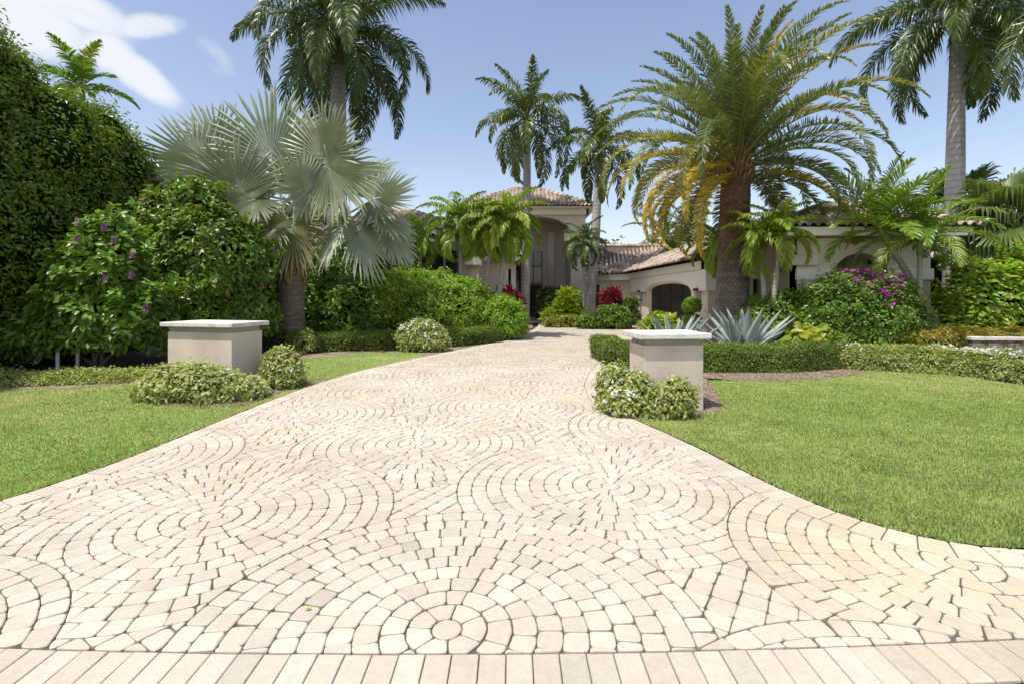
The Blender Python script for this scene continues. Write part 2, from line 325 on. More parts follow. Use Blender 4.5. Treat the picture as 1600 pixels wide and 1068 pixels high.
# ------------------------------------------------------------------ palms
def frond(mb,base,az,el,L,droop,nl,ll,lw,col,vang=.35,plum=0.,ldroop=.35,s0=.12,twist=0.,pw=1.3,rr=.018,a0=65,a1=28,rc=(.7,.7,.2),jit=.12,tipf=.35):
    ns=22; s=np.linspace(0,1,ns); e=el-droop*s**pw; azz=az+twist*s
    T=np.stack([np.cos(azz)*np.cos(e),np.sin(azz)*np.cos(e),np.sin(e)],1); pts=np.array(base)+np.concatenate([[np.zeros(3)],np.cumsum(T[:-1]*L/(ns-1),0)])
    tube(mb,pts,np.linspace(rr,rr*.2,ns),4,rc)
    t=np.linspace(s0,1.0,nl); t=np.repeat(t,2); sd=np.tile([1.,-1.],nl); t=np.clip(t+rng.normal(size=len(t))*.006,s0,1)
    p=np.stack([np.interp(t,s,pts[:,i]) for i in range(3)],1); Tt=nz(np.stack([np.interp(t,s,T[:,i]) for i in range(3)],1))
    S=np.stack([-np.sin(az+twist*t),np.cos(az+twist*t),np.zeros(len(t))],1); Nn=nz(np.cross(Tt,S))
    al=np.radians(a0+(a1-a0)*((t-s0)/(1-s0)))+rng.normal(size=len(t))*jit*.5
    v=vang+rng.normal(size=len(t))*jit+plum*rng.uniform(-1,1,len(t))
    d=Tt*np.cos(al)[:,None]+(S*(sd*np.cos(v))[:,None]+Nn*np.sin(v)[:,None])*np.sin(al)[:,None]
    tt=(t-s0)/(1-s0); prof=np.sin(np.clip(tt*.86+.14,0,1)**.7*np.pi)**.6*(1-tipf)+tipf*(1-tt*.6); prof*=np.clip(tt*8+.35,0,1)
    l=ll*prof*rng.uniform(.85,1.1,len(t)); g=np.array([0,0,-1.0])
    d2=nz(d+g*ldroop); d3=nz(d+g*ldroop*2.4)
    p1=p+d*(l*.4)[:,None]; p2=p1+d2*(l*.33)[:,None]; p3=p2+d3*(l*.27)[:,None]
    w=nz(Tt-d*(Tt*d).sum(1,keepdims=True))*np.array([1,1,1.]); wn=nz(w+nz(np.cross(d,w))*rng.normal(size=(len(t),1))*.35)
    W=(lw*.5)*np.ones(len(t))[:,None]
    V=np.stack([p-wn*W*.5,p+wn*W*.5,p1+wn*W,p1-wn*W,p2+wn*W*.7,p2-wn*W*.7,p3],1).reshape(-1,3)
    i=np.arange(len(t))[:,None]*7
    c0=np.array(col,float); cc=np.tile(c0,(len(t),1)); cc[:,0]=np.clip(cc[:,0]+rng.normal(size=len(t))*.15,0,1); cc[:,2]=np.clip(cc[:,2]*rng.uniform(.7,1.2,len(t)),0,1); cc=np.repeat(cc,7,0)
    mb.add(V,np.concatenate([i+np.array([[0,1,2,3]]),i+np.array([[3,2,4,5]])]),cc); mb.add(V,i+np.array([[5,4,6]]),cc)
def trunk_mesh(mb,pts,rad,seg=20,ringamp=.012,ring=.14):
    pts=np.array(pts,float); n=max(12,int(np.linalg.norm(pts[-1]-pts[0])/ring*2)); t=np.linspace(0,1,len(pts)); tt=np.linspace(0,1,n)
    P=np.stack([np.interp(tt,t,pts[:,i]) for i in range(3)],1)
    for _ in range(3): P[1:-1]=(P[:-2]+2*P[1:-1]+P[2:])/4
    r=np.interp(tt,t,rad)*(1+ringamp*np.where(np.arange(n)%2,1,-1)); tube(mb,P,r,seg)
def royal(label,base,top,r,L,nf,seed,brown=False,group='royal palms rising over the garden',els=(80,-25),droop=1.75,az0=0,ll=.72,gap=None,lw=.05,col=(.45,.5,.12),nl=95):
    global rng
    rng=np.random.default_rng(seed)
    root=thing('royal_palm',label,'palm tree',base,group)
    b=np.array([base[0],base[1],0.0]); t=np.array(top,float); mb=MB()
    m=(b+t)/2+np.array([(t-b)[0]*.08,0,0]); trunk_mesh(mb,[b,b+(m-b)*.12,m,t],[r*1.25,r,r*1.0,r*.72]); mb.build('trunk',M['royaltrunk'],root,smooth=True)
    ax=nz(t-b); sh=MB(); H=L*.33; tube(sh,[t,t+ax*H*.12,t+ax*H*.5,t+ax*H],[r*.74,r*.86,r*.66,r*.35],16); sh.build('crownshaft',M['shaftbrown'] if brown else M['shaft'],root,smooth=True)
    c=t+ax*H*.95
    for i in range(nf):
        f=i/(nf-1); el=R(els[0]+(els[1]-els[0])*f**.85); az=az0+i*2.39996+rng.normal()*.15
        if gap and gap(az): continue
        fb=MB(); frond(fb,c-ax*.25*H*f,az,el,L*rng.uniform(.88,1.08)*(1 if i>0 else .8),droop*(.35+.65*min(1,f*2.2))*rng.uniform(.85,1.15),nl,ll,lw,(col[0]+rng.uniform(-.3,.3),.5,col[2]*rng.uniform(0,2.2)),vang=.1,plum=.75,ldroop=.75,s0=.14,rr=.045*r/.25,twist=rng.normal()*.25,a0=70,a1=30,rc=(.9,.7,.5))
        fb.build('frond',M['royal'],root)
    if True:
        sp=MB(); tube(sp,[c,c+ax*L*.30+np.array([.02,0,0]),c+ax*L*.5],[.04,.022,.004],6,(1,.5,.6)); sp.build('spear_leaf',M['royal'],root)
    return root
def adonidia(name,label,base,top,r,L,nf,seed,mat='adon',group=None,yel=.2,shaft=True,els=(75,-30),droop=2.0,ll=.45,lw=.034,nl=38,lean=None,split=True,vang=.5,cat='palm tree',ld=.45):
    global rng
    rng=np.random.default_rng(seed); root=thing(name,label,cat,base,group); b=np.array([base[0],base[1],0.0]); t=np.array(top,float)
    if r: 
        mb=MB(); m=(b+t)/2+np.array([(lean or 0),0,0]); trunk_mesh(mb,[b,m,t],[r*1.25,r,r*.85],12,.03,.1); mb.build('trunk',M['adtrunk'],root,smooth=True)
    ax=nz(t-b); c=t
    if shaft: s=MB(); tube(s,[t,t+ax*.12*L,t+ax*L*.35],[r*.95,r*1.15,r*.5],10); s.build('crownshaft',M['shaft'],root,smooth=True); c=t+ax*L*.33
    one=MB()
    for i in range(nf):
        f=i/(nf-1); el=R(els[0]+(els[1]-els[0])*f); fb=MB() if split else one
        frond(fb,c-ax*.08*L*f,i*2.39996+rng.normal()*.2,el,L*rng.uniform(.85,1.1),droop*(.5+.5*f)*rng.uniform(.85,1.15),nl,ll,lw,(rng.uniform(.2,.9),.5,yel*rng.uniform(0,1.6)),vang=vang,plum=.15,ldroop=ld,s0=.16,rr=.016*L,a0=72,a1=30,rc=(.9,.7,.5))
        if split: fb.build('frond',M[mat],root)
    if not split: one.build('crown',M[mat],root)
    return root
def fan(mb,hub,D,N,Rr,nseg=44,span=290,col=(.5,.5,0.),cup=.25,joined=.5,droop=.0,pleat=.018,jit=.05,costa=.25,tipw=1.25):
    D=nz(np.array(D,float)); N=np.array(N,float); N=nz(N-D*(N@D)); S=np.cross(D,N); hub=np.array(hub,float)
    th=np.radians(np.linspace(-span/2,span/2,nseg)); prof=.62+.38*np.cos(th/2.0)**1.2
    hw=np.radians(span/nseg)/2*1.0
    def pt(r,a,n): 
        d=D*np.cos(a)[:,None]+S*np.sin(a)[:,None]; rc=r/Rr
        q=hub+D*(costa*Rr*.5*np.maximum(np.cos(a),0))[:,None]*np.minimum(rc*2,1)[:,None]+d*r[:,None]+N*(n+cup*Rr*rc**1.6*.5)[:,None]
        return q
    r1=np.full(nseg,joined*Rr)*prof*rng.uniform(.9,1.1,nseg); r2=Rr*prof*rng.uniform(.9,1.08,nseg); 
    z=np.zeros(nseg)
    e0=pt(np.full(nseg,.03*Rr),th,z); eL=pt(r1,th-hw,z-pleat*Rr); eR=pt(r1,th+hw,z-pleat*Rr); m=pt(r1,th,z+pleat*Rr)
    tj=th+rng.normal(size=nseg)*jit*.5; rm=r1*.35+r2*.65
    qL=pt(rm,tj-hw*.42*tipw,z); qR=pt(rm,tj+hw*.42*tipw,z); qm=pt(rm,tj,z+pleat*Rr*.7)
    tip=pt(r2,tj,rng.normal(size=nseg)*jit*.4*Rr); 
    g=droop*Rr*rng.uniform(.6,1.3,nseg)
    for a,k in ((qL,.35),(qR,.35),(qm,.35),(tip,1.0)): a[:,2]-=g*k
    if droop>.3:
        c_=pt(r1*1.0,tj,z); tip[:]=tip*.6+(c_*.4+tip*0)  # hanging tips
        tip[:,2]-=g*.35
    V=np.stack([e0,eL,m,eR,qL,qm,qR,tip],1).reshape(-1,3); i=np.arange(nseg)[:,None]*8
    c=np.tile(np.array(col,float),(nseg,1)); c[:,0]=np.clip(c[:,0]+rng.normal(size=nseg)*.13,0,1); c[:,2]=np.clip(c[:,2]+rng.uniform(-.08,.08,nseg),0,1); c=np.repeat(c,8,0)
    mb.add(V,np.concatenate([i+np.array([[0,1,2]]),i+np.array([[0,2,3]]),i+np.array([[4,7,5]]),i+np.array([[5,7,6]])]),c)
    mb.add(V,np.concatenate([i+np.array([[1,4,5,2]]),i+np.array([[2,5,6,3]])]),c)

# ================================================================== GROUND
def poly_area(p): x,y=np.array(p).T; return .5*abs(np.dot(x,np.roll(y,-1))-np.dot(y,np.roll(x,-1)))
def smooth_line(pts,n=60):
    P=np.array(pts,float); t=np.concatenate([[0],np.cumsum(np.linalg.norm(np.diff(P,axis=0),axis=1))]); T=np.linspace(0,t[-1],n*4)
    x=np.interp(T,t,P[:,0]); y=np.interp(T,t,P[:,1]); 
    k=9; ker=np.ones(k)/k; xs=np.convolve(np.pad(x,k//2,'edge'),ker,'valid'); ys=np.convolve(np.pad(y,k//2,'edge'),ker,'valid')
    T2=np.linspace(0,len(xs)-1,n); return np.stack([np.interp(T2,np.arange(len(xs)),xs),np.interp(T2,np.arange(len(xs)),ys)],1)
LE=smooth_line([(-6.4,2.5),(-5.2,2.9),(-4.45,3.35)]+[G(*p) for p in [(0,787),(100,752),(200,717),(300,676),(400,635),(480,604),(560,580),(640,562),(720,546),(790,532),(826,520)]]+[(1.3,25.0),(1.5,28.5)],110)
RE=smooth_line([(6.0,2.45),(5.0,2.6),(4.0,2.85)]+[G(*p) for p in [(1600,857),(1540,860),(1500,852),(1400,832),(1300,800),(1200,757),(1100,705),(1040,677),(985,653),(948,628),(933,603),(938,585),(950,568),(968,556)]]+[(3.4,13.8),(5.0,14.8),(6.4,15.6)],110)
DRV=[tuple(p) for p in LE]+[(3.2,28.5),(3.9,26.6),(6.3,26.2),(6.4,15.6)]+[tuple(p) for p in RE[::-1]]
front=lambda x: 2.215+.012*x+.012*x*x
def sheet(name,poly,z,mat,kind='structure',label=None,cat=None):
    import mathutils.geometry as mg
    tri=mg.tessellate_polygon([[Vector((p[0],p[1],0)) for p in poly]])
    me=bpy.data.meshes.new(name); me.from_pydata([(p[0],p[1],z) for p in poly],[],[tuple(t) for t in tri]); me.materials.append(mat)
    me.update()
    if me.polygons[0].normal.z<0: me.flip_normals()
    o=bpy.data.objects.new(name,me); C.objects.link(o); tag(o,label,cat,None,kind); return o
def inpoly(p,poly):
    x,y=p[:,0],p[:,1]; P=np.array(poly); r=np.zeros(len(p),bool); j=len(P)-1
    for i in range(len(P)):
        xi,yi=P[i]; xj,yj=P[j]; c=((yi>y)!=(yj>y))&(x<(xj-xi)*(y-yi)/(yj-yi+1e-12)+xi); r^=c; j=i
    return r
g=MB(); n_=41; gx=np.linspace(-400,400,n_); X_,Y_=np.meshgrid(gx,gx); g.add(np.stack([X_,Y_+100,np.full_like(X_,-.06)],-1).reshape(-1,3),[(j*n_+i,j*n_+i+1,(j+1)*n_+i+1,(j+1)*n_+i) for j in range(n_-1) for i in range(n_-1)])
tag(g.build('ground',M['soil']),'dark planted earth around the garden','ground',kind='structure')
tag(sheet('street_gutter',[(-30,-3),(30,-3),(30,2.3),(3,2.06),(0,1.955),(-3,2.0),(-30,2.3)],-.012,M['concrete']),'pale concrete gutter in front of the paved drive','gutter')
tag(sheet('driveway_bed',[(-6.4,2.1),(0,1.96),(6.4,2.3)]+DRV[::-1],0.0,M['joint']),'dark sand joints beneath the pavers','paving')

# ---- pavers: every stone is modelled, all in one paving mesh
rng=np.random.default_rng(11)
u=np.array([1.13,1.78]); v_=np.array([-1.84,1.20]); A0=np.array([-.31,2.375]); RC=1.27; W0=.126
cen=[A0+a*u+b*v_ for a in range(-4,18) for b in range(-12,14)]
cen=[c for c in cen if -8<c[0]<9 and .5<c[1]<29]
cen=sorted(cen,key=lambda c:c[1]); CEN=np.array(cen)
LEi,REi=LE,RE
def edge_dist(c,E,side):
    i=np.argmin(((E-c)**2).sum(1)); i=min(max(i,1),len(E)-2); t=nz(E[i+1]-E[i-1]); nrm=np.array([t[1],-t[0]])*side   # points inside
    return (c-E[i])@nrm,nrm,E[i]
def clip(poly,n,d):      # keep p.n <= d
    out=[]; L=len(poly)
    for i in range(L):
        a,b=poly[i],poly[(i+1)%L]; da=a@n-d; db=b@n-d
        if da<=0: out.append(a)
        if (da<0)!=(db<0) and abs(da-db)>1e-12: out.append(a+(b-a)*(da/(da-db)))
    return out
SV=[];SF=[];SC=[]
PAL=np.array([.86,.872,.82])*np.array([(.66,.60,.53),(.70,.645,.575),(.62,.555,.49),(.69,.65,.595),(.73,.685,.62),(.60,.54,.48),(.66,.58,.51),(.57,.525,.475)])
def stone(poly,gap,rnd,h,near,pal=None):
    a=poly_area(poly) if len(poly)>2 else 0
    if a<.0009: return
    P=np.array(poly); c=P.mean(0)
    # drop near-duplicate corners
    keep=[i for i in range(len(P)) if np.linalg.norm(P[i]-P[i-1])>.006]
    P=P[keep]
    if len(P)<3: return
    x,y=P.T
    if (np.dot(x,np.roll(y,-1))-np.dot(y,np.roll(x,-1)))<0: P=P[::-1]
    # inset each edge
    L=len(P); Q=[]
    for i in range(L):
        p0,p1,p2=P[i-1],P[i],P[(i+1)%L]; e1=nz(p1-p0); e2=nz(p2-p1); n1=np.array([-e1[1],e1[0]]); n2=np.array([-e2[1],e2[0]])
        b=n1+n2; bb=b@b
        if bb<.3: b=nz(c-p1)*1.2
        else: b=b*2/bb
        Q.append(p1+b*gap)
    P=np.array(Q)
    if near:
        Q=[]
        for i in range(L):
            p0,p1,p2=P[i-1],P[i],P[(i+1)%L]; l1=np.linalg.norm(p1-p0); l2=np.linalg.norm(p2-p1); r=rnd*random.uniform(.5,1.5)
            a1=p1+(p0-p1)/max(l1,1e-6)*min(r,l1*.4); a2=p1+(p2-p1)/max(l2,1e-6)*min(r,l2*.4); mid=(a1+a2)*.25+p1*.5
            Q+= [a1,mid,a2] if near>1 else [a1,a2]
        P=np.array(Q)
    c=P.mean(0); L=len(P); b=len(SV); hh=h+random.uniform(-.0012,.0012); tx,ty=random.gauss(0,.008),random.gauss(0,.008)
    k=.006 if near else 0
    if near:
        dirs=P-c; dl=np.linalg.norm(dirs,axis=1,keepdims=True)+1e-6; I=c+dirs*(1-k/dl)
        for q in I: SV.append((q[0],q[1],hh+tx*(q[0]-c[0])+ty*(q[1]-c[1])))
        for q in P: SV.append((q[0],q[1],hh-.004))
        for q in P: SV.append((q[0],q[1],-.002))
        SF.append(tuple(range(b,b+L)))
        for r_ in (0,1):
            for i in range(L): SF.append((b+r_*L+i,b+(r_+1)*L+i,b+(r_+1)*L+(i+1)%L,b+r_*L+(i+1)%L))
        nv=3*L
    else:
        for q in P: SV.append((q[0],q[1],hh))
        SF.append(tuple(range(b,b+L))); nv=L
    col=(PAL.mean(0)*.5+PAL[random.randrange(len(PAL))]*.5)*random.uniform(.965,1.035) if pal is None else pal
    if random.random()<.03: col=col*random.uniform(.84,.93)
    col=col*(1+.05*snoise(np.array([c[0],c[1],2.0]),1.7))
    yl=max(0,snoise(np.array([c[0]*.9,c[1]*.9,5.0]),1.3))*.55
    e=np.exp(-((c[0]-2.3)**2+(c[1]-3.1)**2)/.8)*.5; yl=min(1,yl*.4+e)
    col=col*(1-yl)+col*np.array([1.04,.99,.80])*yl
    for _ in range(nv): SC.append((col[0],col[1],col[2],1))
BW=.23
def do_stone(poly,ci):
    P=np.array(poly); c=P.mean(0)
    if c[1]<2.0 or c[1]>28.4: return
    dall=np.sqrt(((CEN if ci is None else CEN[:ci])-c)**2@np.ones(2))
    if len(dall) and dall.min()<RC-.09: return
    for j in np.nonzero(dall<RC+.16)[0]:
        d=dall[j]
        if True:
            n=(c-CEN[j])/d; poly=clip(poly,-n,-(CEN[j]@n+RC))
            if len(poly)<3: return
    fr=front(c[0])
    if c[1]<fr-.1: return
    if c[1]<fr+.15: n=nz(np.array([-(.012+.024*c[0]),1.0])); poly=clip(poly,-n,-(np.array([c[0],fr])@n))
    for E,sd in ((LEi,1),(REi,-1)):
        if c[1]<(28 if sd==1 else 15.5):
            d,n,e=edge_dist(c,E,sd)
            if d<BW-.1: return
            if d<BW+.16:
                poly=clip(poly,-n,-((e@n)+BW))
                if len(poly)<3: return
    if len(poly)<3: return
    D=c[1]; near=2 if D<5.5 else (1 if D<11 else 0)
    stone(poly,.0033 if D<9 else .0045,.018,.0135,near)
inner=np.array(DRV)
for ci,c in enumerate(CEN):
    reg=RC
    for k in range(0,11):
        if k==0:
            n=7; do_stone([c+.079*np.array([math.cos(6.283*i/n),math.sin(6.283*i/n)]) for i in range(n)],ci); continue
        r0=.075+(k-1)*W0*.95; r1=r0+W0*.95
        if k==10: r1=RC
        if r0>RC-.03: break
        n=max(7,round(2*math.pi*(r0+r1)/2/.132)); ph=random.uniform(0,1)
        ang=np.array([(i+ph+random.uniform(-.16,.16))*2*math.pi/n for i in range(n)])
        cs=c+np.stack([np.cos(ang),np.sin(ang)],1)*(r0+r1)/2
        ok=inpoly(cs,inner)|(cs[:,1]<2.6)
        for i in range(n):
            if not ok[i]: continue
            a0,a1=ang[i],ang[(i+1)%n]+(2*math.pi if i==n-1 else 0); am=(a0+a1)/2
            P=[c+r*np.array([math.cos(a),math.sin(a)]) for r,a in ((r0,a0),(r0,a1),(r1,a1+random.uniform(-.01,.01)),(r1+.001,am),(r1,a0+random.uniform(-.01,.01)))]
            if k<4: P.insert(1,c+(r0+.0005)*np.array([math.cos(am),math.sin(am)]))
            do_stone(P,ci)
# grid filling the gaps between circles
e1=nz(u); e2=np.array([-e1[1],e1[0]])
gi,gj=np.meshgrid(np.arange(-90,230),np.arange(-130,130)); gi=gi.ravel(); gj=gj.ravel()
GC=A0+e1*(gi*.127)[:,None]+e2*(gj*.134)[:,None]
GC=GC[(np.abs(GC[:,0])<6.5)&(GC[:,1]>2.1)&(GC[:,1]<28.4)]; GC=GC[inpoly(GC,inner)|(GC[:,1]<2.6)]
GC=GC[((GC[:,None]-CEN[None])**2).sum(2).min(1)>(RC-.1)**2]
for c in GC:
    if True:
        do_stone([c+e1*a*.0635+e2*b*.067+np.array([random.uniform(-.004,.004),random.uniform(-.004,.004)]) for a,b in ((-1,-1),(1,-1),(1,1),(-1,1))],None)
def course(E,sd,w,depth,lim):
    t=np.concatenate([[0],np.cumsum(np.linalg.norm(np.diff(E,axis=0),axis=1))]); s=0
    while s<t[-1]-w:
        ww=w*random.uniform(.97,1.03); q=[]
        for ss in (s,s+ww):
            p=np.array([np.interp(ss,t,E[:,0]),np.interp(ss,t,E[:,1])]); p2=np.array([np.interp(ss+.15,t,E[:,0]),np.interp(ss+.15,t,E[:,1])]); p0=np.array([np.interp(max(ss-.15,0),t,E[:,0]),np.interp(max(ss-.15,0),t,E[:,1])])
            tg=nz(p2-p0); n=np.array([tg[1],-tg[0]])*sd; q.append((p+n*.002,p+n*depth))
        c=(q[0][0]+q[1][1])/2
        if c[1]<lim and c[1]>front(c[0])-.02:
            stone([q[0][0],q[1][0],q[1][1],q[0][1]],.0035,.008,.0135,2 if c[1]<6 else 1)
        s+=ww
course(LE,1,.155,BW,28); course(RE,-1,.155,BW,15.5)
x=-5.0
while x<5.2:      # front soldier course along the street
    w=.118*random.uniform(.97,1.03)
    stone([np.array([x,front(x)-.235]),np.array([x+w,front(x+w)-.235]),np.array([x+w,front(x+w)-.004]),np.array([x,front(x)-.004])],.0022,.006,.013,2,PAL[random.randrange(len(PAL))]*.5+PAL.mean(0)*random.uniform(.40,.46)); x+=w
me=bpy.data.meshes.new('driveway'); me.from_pydata(SV,[],SF)
a=me.attributes.new('col','FLOAT_COLOR','POINT'); a.data.foreach_set('color',np.array(SC,np.float32).ravel()); me.materials.append(M['paver'])
dw=bpy.data.objects.new('driveway',me); C.objects.link(dw); tag(dw,'curving driveway of cream tumbled pavers laid in overlapping circles','driveway',kind='structure')
print('TIME stones',len(SV),time.time()-_t0)

# ---- lawns, mulch
def offs(E,d):
    t=nz(np.gradient(E,axis=0)); return E+np.stack([t[:,1],-t[:,0]],1)*d+rng.normal(size=E.shape)*.004
LL=[tuple(p) for p in offs(LE,-.03) if p[1]<13.2]
lawnL=[(-16,2.4)]+LL+[G(640,549),(G(560,552)),G(480,560),G(410,563),(-5.2,9.3),(-6.2,8.9),G(225,600),G(100,606),G(0,609),(-16,8.5)]
RL=[tuple(p) for p in offs(RE,.03) if p[1]<6.5]
lawnR=[(16,2.4)]+RL+[G(1010,650),G(1095,648),G(1130,640),G(1120,612),G(1104,594),G(1200,596),G(1290,592),G(1340,583),G(1370,577),G(1450,580),G(1530,592),G(1600,602),(16,8.3)]
sheet('lawn_ground',lawnL,.006,M['lawn']); sheet('lawn_ground',lawnR,.006,M['lawn'])
sheet('planting_bed',[G(925,600),G(945,640),G(985,657),G(1090,654),G(1128,646),G(1150,636),G(1120,612),G(1102,590),G(1200,597),G(1290,594),G(1345,585),G(1380,576),(7.5,9.8),(16,8.6),(16,20),(7,15),(6.3,15.3),(3.4,13.9),(2.2,11.5),(1.7,9.6)],.002,M['mulch'])
sheet('planting_bed',[G(205,604),G(215,627),G(300,640),G(385,634),G(455,608),G(485,596),(-3.3,9.4),(-2.6,11.3),(-1.4,13.6),(0,16.5),(.8,21),(1.2,28),(-12,28),(-16,9),G(0,609),G(100,606)],.001,M['mulch'])
def grass(name,poly,n,seed,label):
    r=np.random.default_rng(seed); P=np.array(poly); x0,y0=P.min(0); x1,y1=P.max(0); y1=min(y1,15)
    # density falls with distance
    uu=r.uniform(0,1,n*3); y=y0*(y1/y0)**uu; x=r.uniform(-1,1,n*3)*(y*1.08+.3); p=np.stack([x,y],1); p=p[inpoly(p+r.normal(size=p.shape)*.014,poly)][:n]
    n=len(p); p3=np.concatenate([p,np.full((n,1),.004)],1); big=1+p[:,1]*.05
    az=r.uniform(0,6.28,n); tl=r.uniform(.15,1.1,n); h=r.uniform(.025,.05,n)*(.85+.3*snoise(np.concatenate([p,np.zeros((n,1))],1),2.5)); w=r.uniform(.0035,.006,n)*big
    d=np.stack([np.cos(az)*np.sin(tl),np.sin(az)*np.sin(tl),np.cos(tl)],1); s=np.stack([-np.sin(az),np.cos(az),np.zeros(n)],1)
    V=np.stack([p3-s*w[:,None],p3+s*w[:,None],p3+d*h[:,None]],1).reshape(-1,3)
    pn=snoise(np.concatenate([p,np.ones((n,1))],1),1.1); p4=snoise(np.concatenate([p,np.full((n,1),9.)],1),.55); mow=np.sin((p[:,0]*.5+p[:,1]*.87)*5.2)*.10; c=np.stack([np.clip(.5+.25*pn+mow+r.normal(size=n)*.28,0,1),np.full(n,.5),np.clip(.15+.55*p4+.25*pn+r.uniform(-.3,.45,n),0,1)*.85],1)
    mb=MB(); mb.add(V,np.arange(n*3).reshape(-1,3),np.repeat(c,3,0)); return tag(mb.build(name,M['grass']),label,'grass',kind='stuff')
grass('grass',lawnL,130000,1,'short sunlit grass of the lawn left of the driveway')
grass('grass',lawnR,260000,2,'short sunlit grass of the lawn right of the driveway')
# scattered dry leaves on the paving
for k,(px,py,lab) in enumerate([(476,958,'small brown dry leaf lying on the pale pavers near the front'),(170,665,'fallen pink petal lying on the left lawn')]):
    mb=MB(); x,y=G(px,py); leafset(mb,np.array([[x,y,.03 if k else .02]]),np.array([[1,.4,.15]]),np.array([[0,0,1.]]),.035,.018,np.array([[.5,.5,1.]]),shape=3); tag(mb.build('fallen_leaf',M['pink'] if k else M['croton'],origin=(x,y,0)),lab,'leaf')

def chips(polys,n,label):
    r=np.random.default_rng(5); mb=MB()
    for poly in polys:
        P=np.array(poly); x0,y0=P.min(0); x1,y1=P.max(0); p=r.uniform((x0,y0),(x1,y1),(n,2)); p=p[inpoly(p,poly)]; k=len(p); c=np.concatenate([p,r.uniform(.006,.02,(k,1))],1)
        a=r.uniform(0,6.28,k); d=np.stack([np.cos(a),np.sin(a),r.normal(size=k)*.25],1)*r.uniform(.008,.022,(k,1)); s_=np.stack([-np.sin(a),np.cos(a),r.normal(size=k)*.3],1)*r.uniform(.003,.007,(k,1))
        V=np.stack([c-d-s_,c+d-s_,c+d+s_,c-d+s_],1).reshape(-1,3); t=np.repeat(r.uniform(.35,1.5,(k,1))*np.array([1,.95,.9]),4,0); mb.add(V,np.arange(4*k).reshape(-1,4),t)
    return tag(mb.build('mulch_chips',M['chip']),label,'mulch',kind='stuff')
M['chip']=surf('mulch_chip',(.22,.16,.12),(.36,.29,.23),scale=20,rough=1,attr=True)
chips([[G(925,600),G(945,640),G(985,657),G(1090,654),G(1128,646),G(1150,636),G(1120,612),G(1102,590),G(1200,597),G(1290,594),G(1345,585),(7.4,10.6),(2.4,10.9)],[G(205,604),G(215,627),G(300,640),G(385,634),G(455,608),G(485,596),(-3.3,9.4),(-5,10)]],26000,'brown wood chips of the mulch beds around the pillars')
def litter():
    r=np.random.default_rng(17); mb=MB(); P=[]
    for E,sd in ((LE,1),(RE,-1)):
        k=r.integers(2,len(E)-3,170); t=nz(E[k+1]-E[k-1]); n=np.stack([t[:,1],-t[:,0]],1)*sd; P.append(E[k]+t*r.uniform(-.15,.15,(170,1))+n*(r.exponential(.12,(170,1))))
    P.append(np.stack([r.uniform(-3,3,60),r.uniform(2.3,9,60)],1)); p=np.concatenate(P); p=p[(p[:,1]<14)&(p[:,1]>2.3)]; p=p[inpoly(p,inner)]; k=len(p)
    a=r.uniform(0,6.28,k); d=np.stack([np.cos(a),np.sin(a),.1+0*a],1); leafset(mb,np.concatenate([p,np.full((k,1),.018)],1),d,np.tile([0,0,1.],(k,1))+r.normal(size=(k,3))*.2,r.uniform(.008,.026,k),r.uniform(.003,.009,k),np.stack([r.uniform(0,1,k),a*0,r.uniform(.2,1,k)],1))
    return tag(mb.build('leaf_litter',M['litter']),'tiny dry leaf bits and clippings scattered along the driveway edges','litter',kind='stuff')
M['litter']=leafmat('dry_litter',(.10,.08,.03),(.22,.2,.07),(.25,.15,.06),rough=.8,trans=.1)
litter()
# ================================================================== PILLARS
def pillar(label,fc,ang,w,d,h,hb):
    """fc = front left corner on the ground; ang = direction of the front face"""
    root=thing('gate_pillar',label,'pillar',(fc[0],fc[1],0),'stucco pillars beside the driveway')
    ca,sa=math.cos(ang),math.sin(ang)
    def bx(o,z0,z1,mat,name,bev=.006):
        bm=MB(); bm.box(-o,w+o,-o,d+o,z0,z1); v=bm.v[0]; bm.v[0]=np.stack([fc[0]+v[:,0]*ca-v[:,1]*sa,fc[1]+v[:,0]*sa+v[:,1]*ca,v[:,2]],1)
        ob=bm.build(name,mat,root); m=ob.modifiers.new('bevel','BEVEL'); m.width=bev; m.segments=2; return ob
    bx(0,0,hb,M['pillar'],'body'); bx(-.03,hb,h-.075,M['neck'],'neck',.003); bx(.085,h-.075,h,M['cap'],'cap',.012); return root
PR=G(1100,643); 
# right pillar: front edge runs slightly away to the left
fr_r=np.array(G(1099,641)); ang=R(5.0); wR=.84
pillar('low stucco pillar with pale stone cap right of the driveway beside white flowers',(fr_r[0]-wR*math.cos(ang),fr_r[1]-wR*math.sin(ang)),ang,wR,.62,1.065,.905) 
cL=np.array([XW(362,8.35),8.35]); a2=R(-14)
pillar('low stucco pillar with pale stone cap on the left lawn',(cL[0]-1.33*math.cos(a2),cL[1]-1.33*math.sin(a2)),a2,1.33,.7,1.12,.955)
pillar('low stucco pillar partly hidden behind the flowering hedge at the far right',(10.05,10.9),R(-3),1.9,.5,.68,.54)

